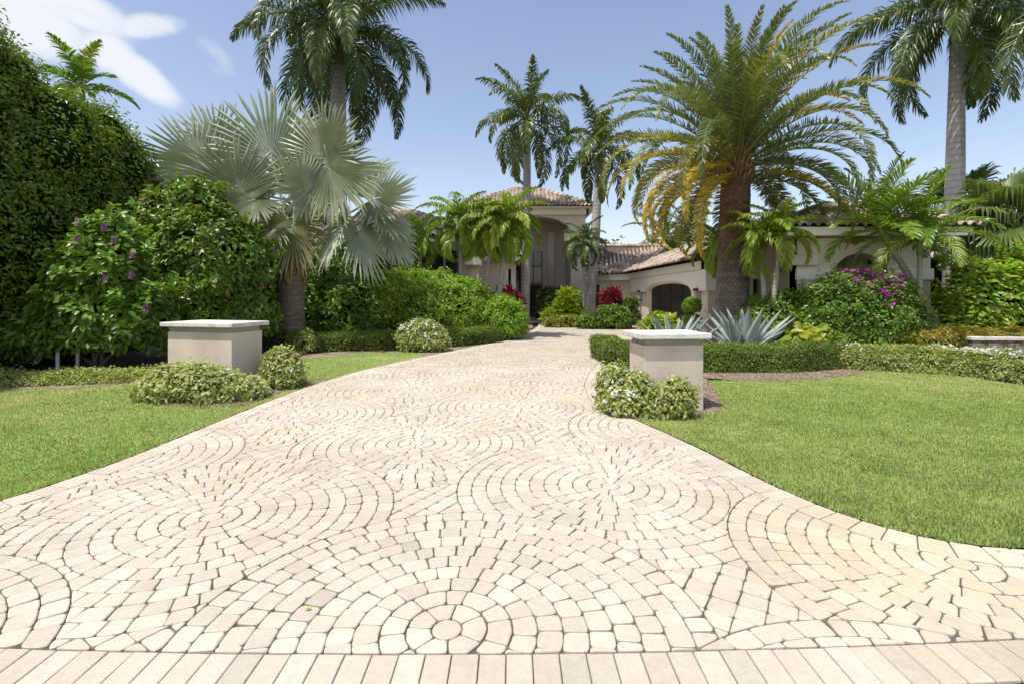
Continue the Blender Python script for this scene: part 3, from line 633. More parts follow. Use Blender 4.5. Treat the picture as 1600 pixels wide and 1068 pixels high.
# ================================================================== HOUSE
house=thing('house','tan stucco villa with barrel tiled hip roofs, arched entrance and garage','house',(0,22,0))
def wallbox(name,p0,p1,z0,z1,t,mat,openings=(),off=0.,parent=None):
    """wall from p0 to p1, its front face to the right of the direction p0->p1 ... thickness goes behind; arched openings (u0,u1,zsill,zspring,rise)"""
    p0=np.array(p0,float); p1=np.array(p1,float); L=np.linalg.norm(p1-p0); d=(p1-p0)/L; n=np.array([d[1],-d[0]])  # front normal
    mb=MB()
    def P(u,z,b): q=p0+d*u+n*(off-b); return (q[0],q[1],z)
    def quad(a,b_,c,e): mb.add([a,b_,c,e],[(0,1,2,3)])
    def panel(u0,u1,za,zb,zc=None,ze=None):
        zc=zb if zc is None else zc; 
        quad(P(u0,za,0),P(u1,za if ze is None else ze,0),P(u1,zc,0),P(u0,zb,0)); quad(P(u1,za if ze is None else ze,t),P(u0,za,t),P(u0,zb,t),P(u1,zc,t))
    u=0
    for (a,b,zs,zp,rise) in sorted(openings):
        panel(u,a,z0,z1)
        if zs>z0: panel(a,b,z0,zs); quad(P(a,zs,0),P(b,zs,0),P(b,zs,t),P(a,zs,t))
        N=20; us=np.linspace(a,b,N+1)
        xx=(us-(a+b)/2)/((b-a)/2); zz=zp+rise*np.sqrt(np.clip(1-np.abs(xx)**2.0,0,1)) if rise>0 else np.full(N+1,zp)
        for i in range(N):
            quad(P(us[i],zz[i],0),P(us[i+1],zz[i+1],0),P(us[i+1],z1,0),P(us[i],z1,0)); quad(P(us[i],zz[i],t),P(us[i],z1,t),P(us[i+1],z1,t),P(us[i+1],zz[i+1],t))
            quad(P(us[i],zz[i],0),P(us[i],zz[i],t),P(us[i+1],zz[i+1],t),P(us[i+1],zz[i+1],0))
        quad(P(a,zs,0),P(a,zs,t),P(a,zp,t),P(a,zp,0)); quad(P(b,zs,0),P(b,zp,0),P(b,zp,t),P(b,zs,t))
        u=b
    panel(u,L,z0,z1)
    quad(P(0,z0,0),P(0,z1,0),P(0,z1,t),P(0,z0,t)); quad(P(L,z0,0),P(L,z0,t),P(L,z1,t),P(L,z1,0)); quad(P(0,z1,0),P(L,z1,0),P(L,z1,t),P(0,z1,t))
    return mb.build(name,mat,parent or house)
def hbox(name,x0,x1,y0,y1,z0,z1,mat,parent=None,bev=0,origin=None):
    mb=MB(); mb.box(x0,x1,y0,y1,z0,z1); ob=mb.build(name,mat,parent or house)
    if bev: m=ob.modifiers.new('bevel','BEVEL'); m.width=bev; m.segments=2
    return ob
TC=np.array([.76,.84,.88])*np.array([(.50,.36,.27),(.58,.44,.34),(.44,.31,.24),(.62,.50,.41),(.38,.28,.22),(.55,.38,.27),(.48,.40,.34),(.30,.23,.19)])
def roof(planes,seed,ridges=()):
    """planes: convex polygons [(x,y,z)...] first edge = eave (left to right seen from outside)"""
    r=np.random.default_rng(seed); mb=MB(); cb=MB()
    for pl in planes:
        P=np.array(pl,float); e=nz(P[1]-P[0]); nrm=nz(np.cross(P[1]-P[0],P[2]-P[0])); 
        if nrm[2]<0: nrm=-nrm
        up=nz(np.cross(nrm,e)); 
        if up[2]<0: up=-up
        cb.add(P,[tuple(range(len(P)))],mat=1); 
        q=np.stack([(P-P[0])@e,(P-P[0])@up],1); tw,tl=.235,.36
        nu=int((q[:,0].max()-q[:,0].min())/tw)+2; nv=int(q[:,1].max()/tl)+2; u0=q[:,0].min()
        U,V=np.meshgrid(u0+np.arange(nu)*tw+tw*.5,np.arange(nv)*tl+.0); U=U.ravel(); V=V.ravel()
        ctr=np.stack([U,V+tl*.5],1); ok=inpoly(ctr,q); U=U[ok]; V=V[ok]; n=len(U)
        c=TC[r.integers(0,len(TC),n)]*r.uniform(.85,1.12,(n,1))*(.92+.15*snoise(P[0]+U[:,None]*e+V[:,None]*up,1.3))[:,None]
        sg=7; prof_u=np.linspace(-.5,.5,sg)*tw*1.0; prof_h=np.array([0,.0,.045,.075,.075,.045,0])*1.0
        prof_u=np.array([-.5,-.22,-.13,.02,.18,.33,.45])*tw
        rows=[]
        for (dv,dh) in ((-.06,.038),(tl,.004)):
            pt=P[0]+(U[:,None]+prof_u[None])[...,None]*e+(V[:,None]+dv)[...,None]*up+(prof_h[None]+dh+.01)[...,None]*nrm
            rows.append(pt)
        low=rows[0]-nrm*.03
        allv=np.stack([low,rows[0],rows[1]],1).reshape(-1,3); base=np.arange(n)[:,None]*(3*sg)
        f=[]
        for i in range(sg-1):
            f.append(base+np.array([[i,i+1,sg+i+1,sg+i]])); f.append(base+np.array([[sg+i,sg+i+1,2*sg+i+1,2*sg+i]]))
        mb.add(allv,np.concatenate(f),np.repeat(c,3*sg,0))
    parts=[]
    cb.f=[(f,0) for f,_ in cb.f]; ob=cb.build('roof_deck',M['tilebase'],house)
    ro=mb.build('roof',M['tile'],house)
    if ridges:
        rb=MB()
        for a,b in ridges:
            a=np.array(a,float); b=np.array(b,float); L=np.linalg.norm(b-a); n=max(1,int(L/.38)); 
            for i in range(n):
                p=a+(b-a)*i/n; q=a+(b-a)*(i+1.12)/n; tube(rb,[p+[0,0,.05],q+[0,0,.02]],[.125,.10],8,TC[r.integers(0,len(TC))])
        rb.build('ridge_tiles',M['tile'],ro)
    return ro
def hip(x0,x1,y0,y1,ze,slope,seed,long='x'):
    """hip roof on a rectangle of eaves"""
    if long=='x':
        h=(y1-y0)/2; ym=(y0+y1)/2; zr=ze+h*slope; a=(x0+h,ym,zr); b=(x1-h,ym,zr)
    else:
        h=(x1-x0)/2; xm=(x0+x1)/2; zr=ze+h*slope; a=(xm,y0+h,zr); b=(xm,y1-h,zr)
    c=[(x0,y0,ze),(x1,y0,ze),(x1,y1,ze),(x0,y1,ze)]
    if long=='x': pl=[[c[0],c[1],b,a],[c[1],c[2],b],[c[2],c[3],a,b],[c[3],c[0],a]]; rd=[(a,b),(c[0],a),(c[1],b),(c[2],b),(c[3],a)]
    else: pl=[[c[0],c[1],a],[c[1],c[2],b,a],[c[2],c[3],b],[c[3],c[0],a,b]]; rd=[(a,b),(c[0],a),(c[1],a),(c[2],b),(c[3],b)]
    return roof(pl,seed,rd)
# entrance tower
TW=-2.46
wallbox('tower_wall',(TW,29.5),(4.35,29.5),0,6.45,.5,M['stucco'],[(3.5-4.2-TW,3.5-TW,0,5.25,.95)])
wallbox('tower_side_wall',(4.352,29.52),(4.352,35),0,6.45,.3,M['stucco'])
wallbox('tower_side_wall',(TW-.002,35),(TW-.002,29.52),0,6.45,.3,M['stucco'])
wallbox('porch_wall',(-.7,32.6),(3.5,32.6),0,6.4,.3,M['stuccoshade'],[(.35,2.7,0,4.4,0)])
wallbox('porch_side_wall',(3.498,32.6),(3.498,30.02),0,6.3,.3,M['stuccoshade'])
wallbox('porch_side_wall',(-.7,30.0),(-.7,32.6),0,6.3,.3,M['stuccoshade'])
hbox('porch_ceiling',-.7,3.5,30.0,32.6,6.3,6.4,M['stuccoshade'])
hbox('pilaster',2.35,2.75,32.35,32.59,0,5.6,M['stucco'])
hbox('corbel',3.1,3.5,29.7,29.98,4.75,5.25,M['stucco'],bev=.03)
wd=hbox('entrance_glazing',-.35,2.0,32.66,32.7,0,4.4,M['glass'])
for x in (-.35,.22,.8,1.4,1.96): hbox('mullion',x-.03,x+.03,32.6,32.655,0,4.4,M['metal'],wd)
for z in (2.3,3.4): hbox('transom',-.35,2.0,32.61,32.65,z,z+.06,M['metal'],wd)
dr=hbox('entrance_door',.9,1.9,32.57,32.6,0.02,2.25,M['darkwood']); hbox('handle',1.0,1.03,32.52,32.56,.9,1.3,M['metal'],dr)
wallbox('tower_cornice',(TW-.15,29.35),(4.5,29.35),6.28,6.62,.12,M['stuccowhite'])
wallbox('tower_cornice',(4.502,29.35),(4.502,35.2),6.28,6.62,.12,M['stuccowhite'])
hbox('soffit',TW-.6,4.9,28.9,35.6,6.62,6.70,M['stuccowhite'],bev=.01)
hip(TW-.65,4.95,28.85,35.6,6.72,.50,1)
hbox('porch_step',-1.2,4.2,28.0,32.6,-.01,.12,M['concrete'],bev=.01)
# left wing
wallbox('wing_wall',(-9.5,22),(-1.7,22),0,3.95,.3,M['stucco'],[(5.0,7.3,.7,3.35,.25)])
wallbox('wing_side_wall',(-1.698,22.02),(-1.698,29.2),0,3.95,.3,M['stucco'])
w=hbox('window',-4.5,-2.2,22.16,22.2,.7,3.65,M['glass'])
for x in (-4.5,-3.75,-3.0,-2.26): hbox('mullion',x-.03,x+.05,22.08,22.15,.7,3.55,M['frame'],w)
hbox('transom',-4.5,-2.2,22.1,22.14,2.45,2.52,M['frame'],w)
hbox('pilaster',-1.86,-1.45,21.62,21.98,0,2.85,M['stucco']); hbox('pilaster_capital',-1.98,-1.33,21.5,21.985,2.86,3.22,M['stuccowhite'],bev=.01)
hbox('fascia',-10.0,-1.2,21.45,21.6,3.86,4.12,M['stuccowhite'],bev=.01); hbox('soffit',-10,-1.3,21.601,29,3.96,4.04,M['stuccowhite'])
hip(-10.1,-1.15,21.4,29.4,4.13,.42,2)
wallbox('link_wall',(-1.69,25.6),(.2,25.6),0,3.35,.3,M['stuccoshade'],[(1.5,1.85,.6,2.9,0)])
wallbox('link_side_wall',(.202,25.62),(.202,29.45),0,3.35,.25,M['stucco'])
hbox('fascia',-1.45,.5,25.2,25.3,3.30,3.5,M['stuccowhite'],bev=.01)
roof([[(-1.6,25.15,3.52),(.55,25.15,3.52),(.55,29.4,4.9),(-1.6,29.4,4.9)]],3)
# right connecting wing and garage
wallbox('link_wall',(4.36,29.4),(5.43,27.0),0,2.5,.25,M['stucco'],[(.7,1.4,.5,2.15,0)])
wl=MB(); wl.add([(4.75,28.75,.5),(5.1,27.95,.5),(5.1,27.95,2.15),(4.75,28.75,2.15)],[(0,1,2,3)]); wl.v[0]+=np.array([.08,.04,0]); wl.build('window',M['glass'],house)
wallbox('link_wall',(5.43,27.0),(6.55,26.5),0,2.5,.25,M['stucco'])
wallbox('cornice',(4.40,29.0),(5.36,26.82),2.36,2.66,.2,M['stuccowhite'],off=.12)
wallbox('cornice',(5.30,26.85),(6.28,26.4),2.36,2.66,.2,M['stuccowhite'],off=.1)
roof([[(4.7,26.6,2.68),(6.5,26.3,2.68),(9.5,31,4.55),(5.6,31,4.55)],[(4.3,29.6,2.68),(4.7,26.6,2.68),(5.6,31,4.55),(5.0,31.5,4.55)]],4,[((4.7,26.6,2.7),(5.6,31,4.58)),((5.6,31,4.58),(9.5,31,4.58)),((6.5,26.3,2.7),(9.5,31,4.58))])
GX=6.35
wallbox('garage_wall',(GX,26.4),(GX,16.215),0,2.45,.3,M['stucco'],[(3.0,8.7,0,1.75,.30)])
wallbox('arch_band',(GX,26.38),(GX,16.1),1.72,2.42,.1,M['stuccowhite'],[(2.75,8.95,1.72,1.725,.42)],off=.102)
wallbox('garage_cornice',(GX,26.45),(GX,16.0),2.42,2.70,.3,M['stuccowhite'],off=.16)
wallbox('garage_front_wall',(GX+.001,16.2),(8.4,16.2),0,2.45,.3,M['stucco'])
wallbox('arch_band',(GX-.10,16.19),(8.4,16.19),1.72,2.42,.1,M['stuccowhite'],off=.1)
wallbox('garage_cornice',(GX-.16,16.2),(8.4,16.2),2.42,2.70,.3,M['stuccowhite'],off=.16)
gd=hbox('garage_door',GX+.2,GX+.26,17.5,23.4,0,2.1,M['darkwood'])
for k in range(4):
    for j in range(4): hbox('door_panel',GX+.17,GX+.199,17.68+j*1.46,18.94+j*1.46,.08+k*.5,.5+k*.5,M['darkwood'],gd,bev=.01)
hip(GX-.45,GX+7.2,15.75,27.3,2.74,.44,5,long='y')
# second garage bay, facing the court
wallbox('garage_bay_wall',(6.95,15.0),(8.4,15.0),0,3.0,.3,M['stuccowhite'],[(.12,.62,0,1.85,.22)])
hbox('garage_bay_door',7.06,7.62,15.2,15.26,0,2.1,M['darkwood'])
wallbox('garage_bay_wall',(6.95,16.1),(6.95,15.002),0,3.0,.3,M['stuccowhite'])
hbox('cornice',6.85,8.5,14.85,14.99,2.82,3.08,M['stuccowhite'],bev=.01)
# right arched wing
wallbox('arched_wing_wall',(7.42,13.0),(10.9,13.0),0,3.07,.35,M['stucco'],[(.9,2.42,0,1.95,.72)])
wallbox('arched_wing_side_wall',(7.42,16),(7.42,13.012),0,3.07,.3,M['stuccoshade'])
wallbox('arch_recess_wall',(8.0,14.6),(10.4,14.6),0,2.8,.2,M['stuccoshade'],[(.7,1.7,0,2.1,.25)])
hbox('recess_window',8.7,9.75,14.72,14.76,0,2.4,M['glass'])
wallbox('impost_band',(7.40,13.0),(8.30,13.0),1.98,2.27,.1,M['stuccowhite'],off=.05); wallbox('impost_band',(9.86,13.0),(10.95,13.0),1.98,2.27,.1,M['stuccowhite'],off=.05)
hbox('corbel',7.12,7.9,12.86,12.99,2.35,2.62,M['stucco'],bev=.02)
hbox('fascia',6.95,11.6,12.55,12.68,3.08,3.30,M['stuccowhite'],bev=.01); hbox('soffit',6.98,11.6,12.681,18.4,3.1,3.2,M['stuccowhite'])
hip(6.9,11.9,12.5,18.6,3.32,.36,6,long='y')
# far right wing
wallbox('guest_wing_wall',(14.2,16.6),(24,16.6),0,2.75,.3,M['stucco'],[(1.2,2.6,.5,2.2,0)])
gw=hbox('window',15.4,16.8,16.75,16.79,.5,2.2,M['glass']); hbox('mullion',16.07,16.13,16.68,16.74,.5,2.2,M['frame'],gw)
hbox('fascia',13.6,24,16.05,16.2,2.7,2.92,M['stuccowhite'],bev=.01); hbox('soffit',13.6,24,16.201,22,2.74,2.82,M['stuccowhite'])
hip(13.5,24.2,16.0,22.4,2.93,.38,7)
# wall lamps
for (x,y,nx,lab) in ((GX-.12,24.5,1,'dark metal wall lantern at the far side of the garage door'),(GX-.12,16.85,1,'dark metal wall lantern between the garage door and the date palm')):
    t=thing('wall_lantern',lab,'lantern',(x,y,1.35),'wall lanterns beside the garage doors')
    m=MB(); m.box(x-.05,x+.10,y-.09,y+.09,1.37,1.72); m.build('glass_box',M['frame'],t)
    m=MB(); m.box(x-.08,x+.105,y-.12,y+.12,1.72,1.80); m.build('lid',M['metal'],t); m=MB(); m.box(x-.08,x+.105,y-.12,y+.12,1.30,1.37); m.build('base',M['metal'],t)
x,y=7.72,14.9; t=thing('wall_lantern','dark metal wall lantern right of the small arched bay','lantern',(x,y,1.35),'wall lanterns beside the garage doors')
m=MB(); m.box(x-.08,x+.08,y-.06,y+.08,1.47,1.82); m.build('glass_box',M['frame'],t); m=MB(); m.box(x-.1,x+.1,y-.09,y+.085,1.82,1.9); m.build('lid',M['metal'],t); m=MB(); m.box(x-.1,x+.1,y-.09,y+.085,1.4,1.47); m.build('base',M['metal'],t)

# ================================================================== TALL TREES AND PALMS
# silver fan palm
Dz=14.5; base=(XW(456,Dz),Dz,0)
rng=np.random.default_rng(21)
bp_=thing('fan_palm','broad silver blue fan palm with split leaves behind the left pillar','palm tree',base)
def trunk_tex(root,x,y,z0,z1,r0,r1,mat,amp,rows,colf,nu=96,pw=1.0,name='trunk',flare=0,lean=0,cols=13):
    nv=int((z1-z0)/.022); u=np.linspace(0,2*np.pi,nu,endpoint=False); v=np.linspace(0,1,nv); U,V=np.meshgrid(u,v)
    zz=z0+V*(z1-z0); a=U/(2*np.pi)*cols; b=zz*rows; aa=a+.5*(np.floor(b)%2); fa=np.abs((aa%1)-.5)*2; fb=(b%1)
    lo=np.clip(1-fa**2.2,0,1)*(1-fb)**.7
    rr=r0+(r1-r0)*V+flare*np.exp(-V*(z1-z0)/.35); P=np.stack([np.cos(U)*rr,np.sin(U)*rr,zz],-1)
    nn=snoise(P,5)*.5; rr=rr+amp*(lo-.4)+amp*.5*nn; P=np.stack([x+lean*V+np.cos(U)*rr,y+np.sin(U)*rr,zz],-1)
    f=[(j*nu+i,j*nu+(i+1)%nu,(j+1)*nu+(i+1)%nu,(j+1)*nu+i) for j in range(nv-1) for i in range(nu)]
    c=colf(V,lo,P); mb=MB(); mb.add(P.reshape(-1,3),f,c.reshape(-1,3)); return mb.build(name,mat,root,smooth=True)
trunk_tex(bp_,base[0],Dz,0,2.25,.34,.35,M['bismtrunk'],.022,5.0,lambda V,lo,P:np.stack([.5+0*V]*3,-1),flare=.08)
mb=MB()
for i in range(26):   # persistent leaf bases
    a=i*2.4; z=1.75+i*.045; o=np.array([math.cos(a),math.sin(a),0]); r0=.30-.004*i
    p=np.array([base[0],Dz,z])+o*r0; q=p+o*.16+np.array([0,0,.5]); w=np.cross(o,[0,0,1])*.13
    mb.add([p-w,p+w,q+w*.35+o*.02,q-w*.35+o*.02,p+o*.05-[0,0,.05],q+o*.05],[(0,4,5,3),(4,1,2,5)])
mb.build('leaf_bases',M['boot'],bp_)
heart=np.array([XW(457,Dz),Dz,2.75])
FL=[(318,258,-.75,.66,.4,1.85,(.25,-.85,.45),.15),(425,250,-.12,1,.5,2.15,(.1,-1,.15),.1),(378,300,-.45,.9,-.9,1.5,(.35,-1,.35),.6),(398,312,-.9,-.35,-1.0,1.4,(-.2,-.8,.6),.5),
(503,248,.2,.97,-.4,1.55,(-.2,-1,.25),.6),(512,262,.75,-.6,-.8,1.6,(.1,-1,.45),.4),(583,312,.9,.25,.1,1.3,(-.2,-.8,.6),.35),(596,338,.8,-.6,.3,1.05,(.7,-.4,.7),.2),
(462,275,.15,1,.9,1.9,(-.1,-1,.1),.1),(562,362,.25,-1,-.5,1.3,(.85,-.45,.2),.2),(530,350,-.3,-.95,-.6,1.2,(-.8,-.5,.3),.15),(457,352,.05,-1,-.6,1.25,(0,-1,.2),1.1),(425,355,-.7,-.7,-.6,1.25,(-.3,-.8,.5),.2),
(392,352,-1,-.25,.2,1.3,(-.1,-.7,.8),.1),(545,290,.8,.5,1.2,1.6,(-.2,-.6,.8),.1),(365,280,-.9,.3,1.3,1.6,(.2,-.4,.9),.1),(470,330,.5,.3,1.6,1.6,(0,.5,.9),.1),(430,330,-.5,.2,1.7,1.6,(.2,.6,.9),.1),(612,368,.55,-.9,.4,.95,(.8,-.4,.4),.3),(480,300,-.2,.5,-1.2,1.2,(.1,-.6,.9),.3),(350,330,-.7,-.5,.9,1.2,(-.3,-.6,.7),.1),(300,275,-.95,.25,.7,1.5,(.2,-.8,.5),.2),(335,235,-.45,.9,.9,1.6,(.2,-.9,.2),.1),(375,330,-.85,-.6,-.3,1.2,(-.2,-.8,.6),.35)]
for (hx,hy,dx,dz,dd,rr,N_,yl) in FL:
    yy=Dz+dd; hub=np.array([XW(hx,yy),yy,ZW(hy,yy)]); fb=MB()
    Dv=np.array([dx,dd*.25,dz]); fan(fb,hub,Dv,np.array(N_)+rng.normal(size=3)*.08,rr,46,285,(rng.uniform(.25,.75),.5,yl*.8),cup=.12+.1*rng.uniform(),joined=.46,droop=.03 if dz>-.5 else .15,pleat=.026,jit=.08)
    m=(heart+hub)/2+np.array([0,0,.12]); tube(fb,[heart,m,hub,hub+nz(Dv)*rr*.3],[.045,.032,.026,.008],6,(.9,.5,.5)); fb.build('frond',M['bism'],bp_)

# date palm
Dd=14.0; bx_=XW(1142,Dd); rng=np.random.default_rng(31)
dp=thing('date_palm','large date palm with rough brown trunk and yellowing lower fronds behind the agaves','palm tree',(bx_,Dd,0))
def dcol(V,lo,P):
    low=np.array([.27,.23,.19]); hi=np.array([.235,.14,.085]); t=np.clip((V-.42)*4+.25*snoise(P,2),0,1)[...,None]
    c=low*(1-t)+hi*t; return c*(.62+.6*lo[...,None])*(.85+.3*snoise(P,7)[...,None])
trunk_tex(dp,bx_,Dd,0,5.0,.45,.38,M['datetrunk'],.026,14,dcol,nu=160,flare=.07,lean=.14,cols=19)
mb=MB(); cx=bx_+.16
for i in range(90):
    a=i*2.39996; z=4.6+i*.012; o=np.array([math.cos(a),math.sin(a),0]); rr=.36+.02*math.sin(i)
    p=np.array([cx,Dd,z])+o*rr*.7; q=p+o*(.16+.1*rng.uniform())+np.array([0,0,.28]); w=np.cross(o,[0,0,1])*.06
    mb.add([p-w,p+w,q+w*.5,q-w*.5,p+o*.09-[0,0,.03],q+o*.05],[(0,4,5,3),(4,1,2,5)])
mb.build('old_frond_bases',M['boot'],dp)
hc=np.array([cx,Dd,5.4])
for i in range(104):
    f=i/103; el=R(86-104*f**.95)+rng.normal()*.06; az=i*2.39996+rng.normal()*.15; o=np.array([math.cos(az),math.sin(az),0]); left=-math.cos(az)
    if f>.66 and math.sin(az)<0 and abs(math.cos(az))<.55: continue
    ylw=np.clip((f-.5)*2.0*(.15+1.0*left)+rng.uniform(-.3,.25),0,1)
    if rng.uniform()<.05: ylw=.7
    L=(3.6+1.05*math.sin(min(1,max(0,(f-.15)/.75))*math.pi))*rng.uniform(.88,1.06); dr=(.65+1.55*min(1,f*1.6))*rng.uniform(.8,1.2)
    fb=MB(); frond(fb,hc+o*.2+np.array([0,0,.35-.75*f]),az,el,L,dr,130,.42,.033,(rng.uniform(.15,.9),.5,ylw),vang=.45,plum=.3,ldroop=.10,s0=.10,rr=.026,twist=rng.normal()*.2,a0=72,a1=36,rc=(.9,.6,.15),jit=.12,tipf=.4,pw=2.1)
    fb.build('frond',M['date'],dp)

# royal palms
royal('thick royal palm with dark drooping crown behind the silver fan palm',(XW(524,20.6),20.6,0),(XW(529,20.6),20.6,ZW(104,20.6)),.39,4.9,30,41,brown=True,els=(72,-34),droop=1.95,az0=.6,ll=1.1,nl=140,lw=.048)
royal('slender royal palm, the taller of the pair before the entrance tower',(XW(820,27),27,0),(XW(824,27),27,ZW(218,27)),.25,3.8,22,42,els=(86,-34),droop=2.1,az0=.3,ll=.8,nl=80,lw=.065,col=(.6,.5,.25))
royal('leaning royal palm just right of the entrance tower',(XW(920,26.5),26.5,0),(XW(936,26.5),26.5,ZW(262,26.5)),.26,3.4,19,43,els=(86,-30),droop=1.9,az0=1.3,ll=.75,nl=80,lw=.065,col=(.6,.5,.25))
royal('grey royal palm rising beside the arched wing at the right',(XW(1486,15.6),15.6,0),(XW(1496,15.6),15.6,ZW(70,15.6)),.26,3.8,23,45,els=(74,-32),droop=1.85,az0=.2,ll=.9,nl=140,lw=.038)
royal('royal palm at the far right with its trunk outside the frame',(14.9,12.9,0),(14.9,12.9,8.5),.25,3.7,18,46,els=(72,-28),droop=1.8,az0=.9,ll=.85,nl=130,lw=.038)
# smaller palms
AG='slim christmas palms in the planting beds'
adonidia('christmas_palm','slim palm with full bright crown left of the doubled palm trunks',(XW(727,19),19),(XW(718,19),19,ZW(372,19)),.10,1.75,22,51,group=AG,ll=.6,lw=.06,ld=.95,vang=.7,droop=2.4,nl=34)
adonidia('christmas_palm','shorter feather palm in front of the large wing window',(XW(664,19.6),19.6),(XW(655,19.6),19.6,ZW(390,19.6)),.08,1.5,16,52,group=AG,ll=.5,lw=.055,ld=.9,vang=.7,droop=2.4,nl=32)
adonidia('christmas_palm','left stem of the doubled palm beside the tallest royal palm',(XW(755,18.6),18.6),(XW(768,18.6),18.6,ZW(375,18.6)),.09,1.55,20,53,group=AG,lean=-.08,yel=.5,ll=.6,lw=.06,ld=.95,vang=.7,droop=2.4,nl=34)
adonidia('christmas_palm','right stem of the doubled palm, with the wider crown',(XW(763,18.4),18.4),(XW(790,18.4),18.4,ZW(372,18.4)),.10,1.75,24,54,group=AG,lean=.12,yel=.4,ll=.6,lw=.06,ld=.95,vang=.7,droop=2.4,nl=34)
adonidia('christmas_palm','small palm beside the leaning royal palm trunk',(XW(913,25.5),25.5),(XW(912,25.5),25.5,ZW(392,25.5)),.09,1.6,18,55,group=AG,mat='royal',ll=.5,lw=.055,ld=.9,vang=.6,droop=2.2,nl=32)
adonidia('christmas_palm','slim palm right of the date palm with weeping yellow green crown',(XW(1212,12.7),12.7),(XW(1217,12.7),12.7,ZW(388,12.7)),.07,1.3,18,56,group=AG,yel=.6,lean=-.1,ll=.4,lw=.042,nl=30,ld=.9,vang=.65,droop=2.3)
adonidia('christmas_palm','slim palm half hidden just right of the date palm trunk',(XW(1200,12.9),12.9),(XW(1190,12.9),12.9,ZW(392,12.9)),.07,1.15,15,57,group=AG,yel=.6,ll=.4,lw=.042,nl=28,ld=.9,vang=.65,droop=2.3)
adonidia('christmas_palm','slim palm whose crown shows left of the date palm trunk',(XW(1170,14.9),14.9),(XW(1128,14.9),14.9,ZW(398,14.9)),.07,1.2,14,58,group=AG,yel=.8,ll=.4,lw=.042,nl=28,ld=.9,vang=.65,droop=2.3)
adonidia('areca_palm','tall upright feather palm in front of the arched wing roof',(XW(1400,13.9),11.9),(XW(1392,12.2),12.2,ZW(385,12.2)),.08,1.75,20,59,'areca',els=(86,-10),droop=1.25,ll=.55,lw=.034,nl=44,vang=.35,yel=.35,ld=.25)
adonidia('areca_palm','bright young feather palm between the bougainvillea and the grey royal trunk',(XW(1437,11.8),11.8),(XW(1437,11.8),11.8,ZW(400,11.8)),.06,1.6,20,60,'areca',els=(86,-15),droop=1.7,ll=.45,lw=.032,nl=32,yel=.4)
adonidia('areca_palm','feather palm showing above the tall left hedge',(XW(128,15.5),15.5),(XW(128,15.5),15.5,ZW(160,15.5)),.08,1.5,11,61,'areca',els=(80,0),droop=1.3,ll=.5,lw=.05,nl=40,yel=.5)
adonidia('areca_palm','small feather palm left of the wing window behind the silver palm',(XW(610,20),20),(XW(612,20),20,ZW(410,20)),.07,1.6,14,62,'areca',els=(82,-10),droop=1.6,ll=.45,lw=.034,nl=34)
CG='distant coconut palms behind the garage roof'
adonidia('coconut_palm','left coconut palm far behind the garage roof',(XW(1035,40),40),(XW(1038,40),40,ZW(372,40)),.16,3.6,15,63,'royal',CG,shaft=False,ll=.8,lw=.08,nl=34,split=False,yel=.8)
adonidia('coconut_palm','right coconut palm far behind the garage roof',(XW(1075,42),42),(XW(1072,42),42,ZW(352,42)),.16,3.6,15,64,'royal',CG,shaft=False,ll=.8,lw=.08,nl=34,split=False,yel=.4)
adonidia('coconut_palm','coconut palm behind the roof right of the date palm',(XW(1335,30),30),(XW(1335,30),30,ZW(350,30)),.16,2.9,13,65,'royal',CG,shaft=False,ll=.7,lw=.08,nl=30,split=False)
# drooping fan palms at the right
def fanpalm(label,base,top,r,n,Rr,seed,droop=.55,pet=.9,lo=-30,mat='fanp'):
    global rng
    rng=np.random.default_rng(seed); root=thing('fan_palm',label,'palm tree',base); t=np.array(top,float); mb=MB(); trunk_mesh(mb,[(base[0],base[1],0),t],[r*1.2,r],14,.05,.09); mb.build('trunk',M['bismtrunk'],root,smooth=True)
    for i in range(n):
        f=i/(n-1); el=R(80+(lo-80)*f); az=i*2.39996+rng.normal()*.2; d=np.array([math.cos(az)*math.cos(el),math.sin(az)*math.cos(el),math.sin(el)]); L=pet*rng.uniform(.8,1.1); hub=t+d*L+np.array([0,0,-.12*L*math.cos(el)])
        dd=nz(d+np.array([0,0,-.35])); nn=np.cross(np.cross(d,[0,0,1]),dd); nn=nn if nn[2]>0 else -nn; fb=MB()
        fan(fb,hub,dd,nn,Rr*rng.uniform(.85,1.1),38,250,(rng.uniform(.2,.9),.5,.25*rng.uniform()),cup=-.1,joined=.5,droop=droop,pleat=.015)
        tube(fb,[t,(t+hub)/2+np.array([0,0,.05]),hub],[.022,.018,.012],5,(.8,.5,.3)); fb.build('frond',M[mat],root)
    return root
fanpalm('weeping fan palm with pale hanging leaf tips at the right edge',(XW(1566,13.4),13.4,0),(XW(1572,12.9),12.9,ZW(345,12.9)),.14,26,1.0,71,droop=.5,pet=.65)
fanpalm('darker fan palm behind the grey royal palm trunk',(XW(1500,18),18,0),(XW(1500,18),18,ZW(335,18)),.15,20,1.0,72,droop=.3,pet=1.1,mat='royal')

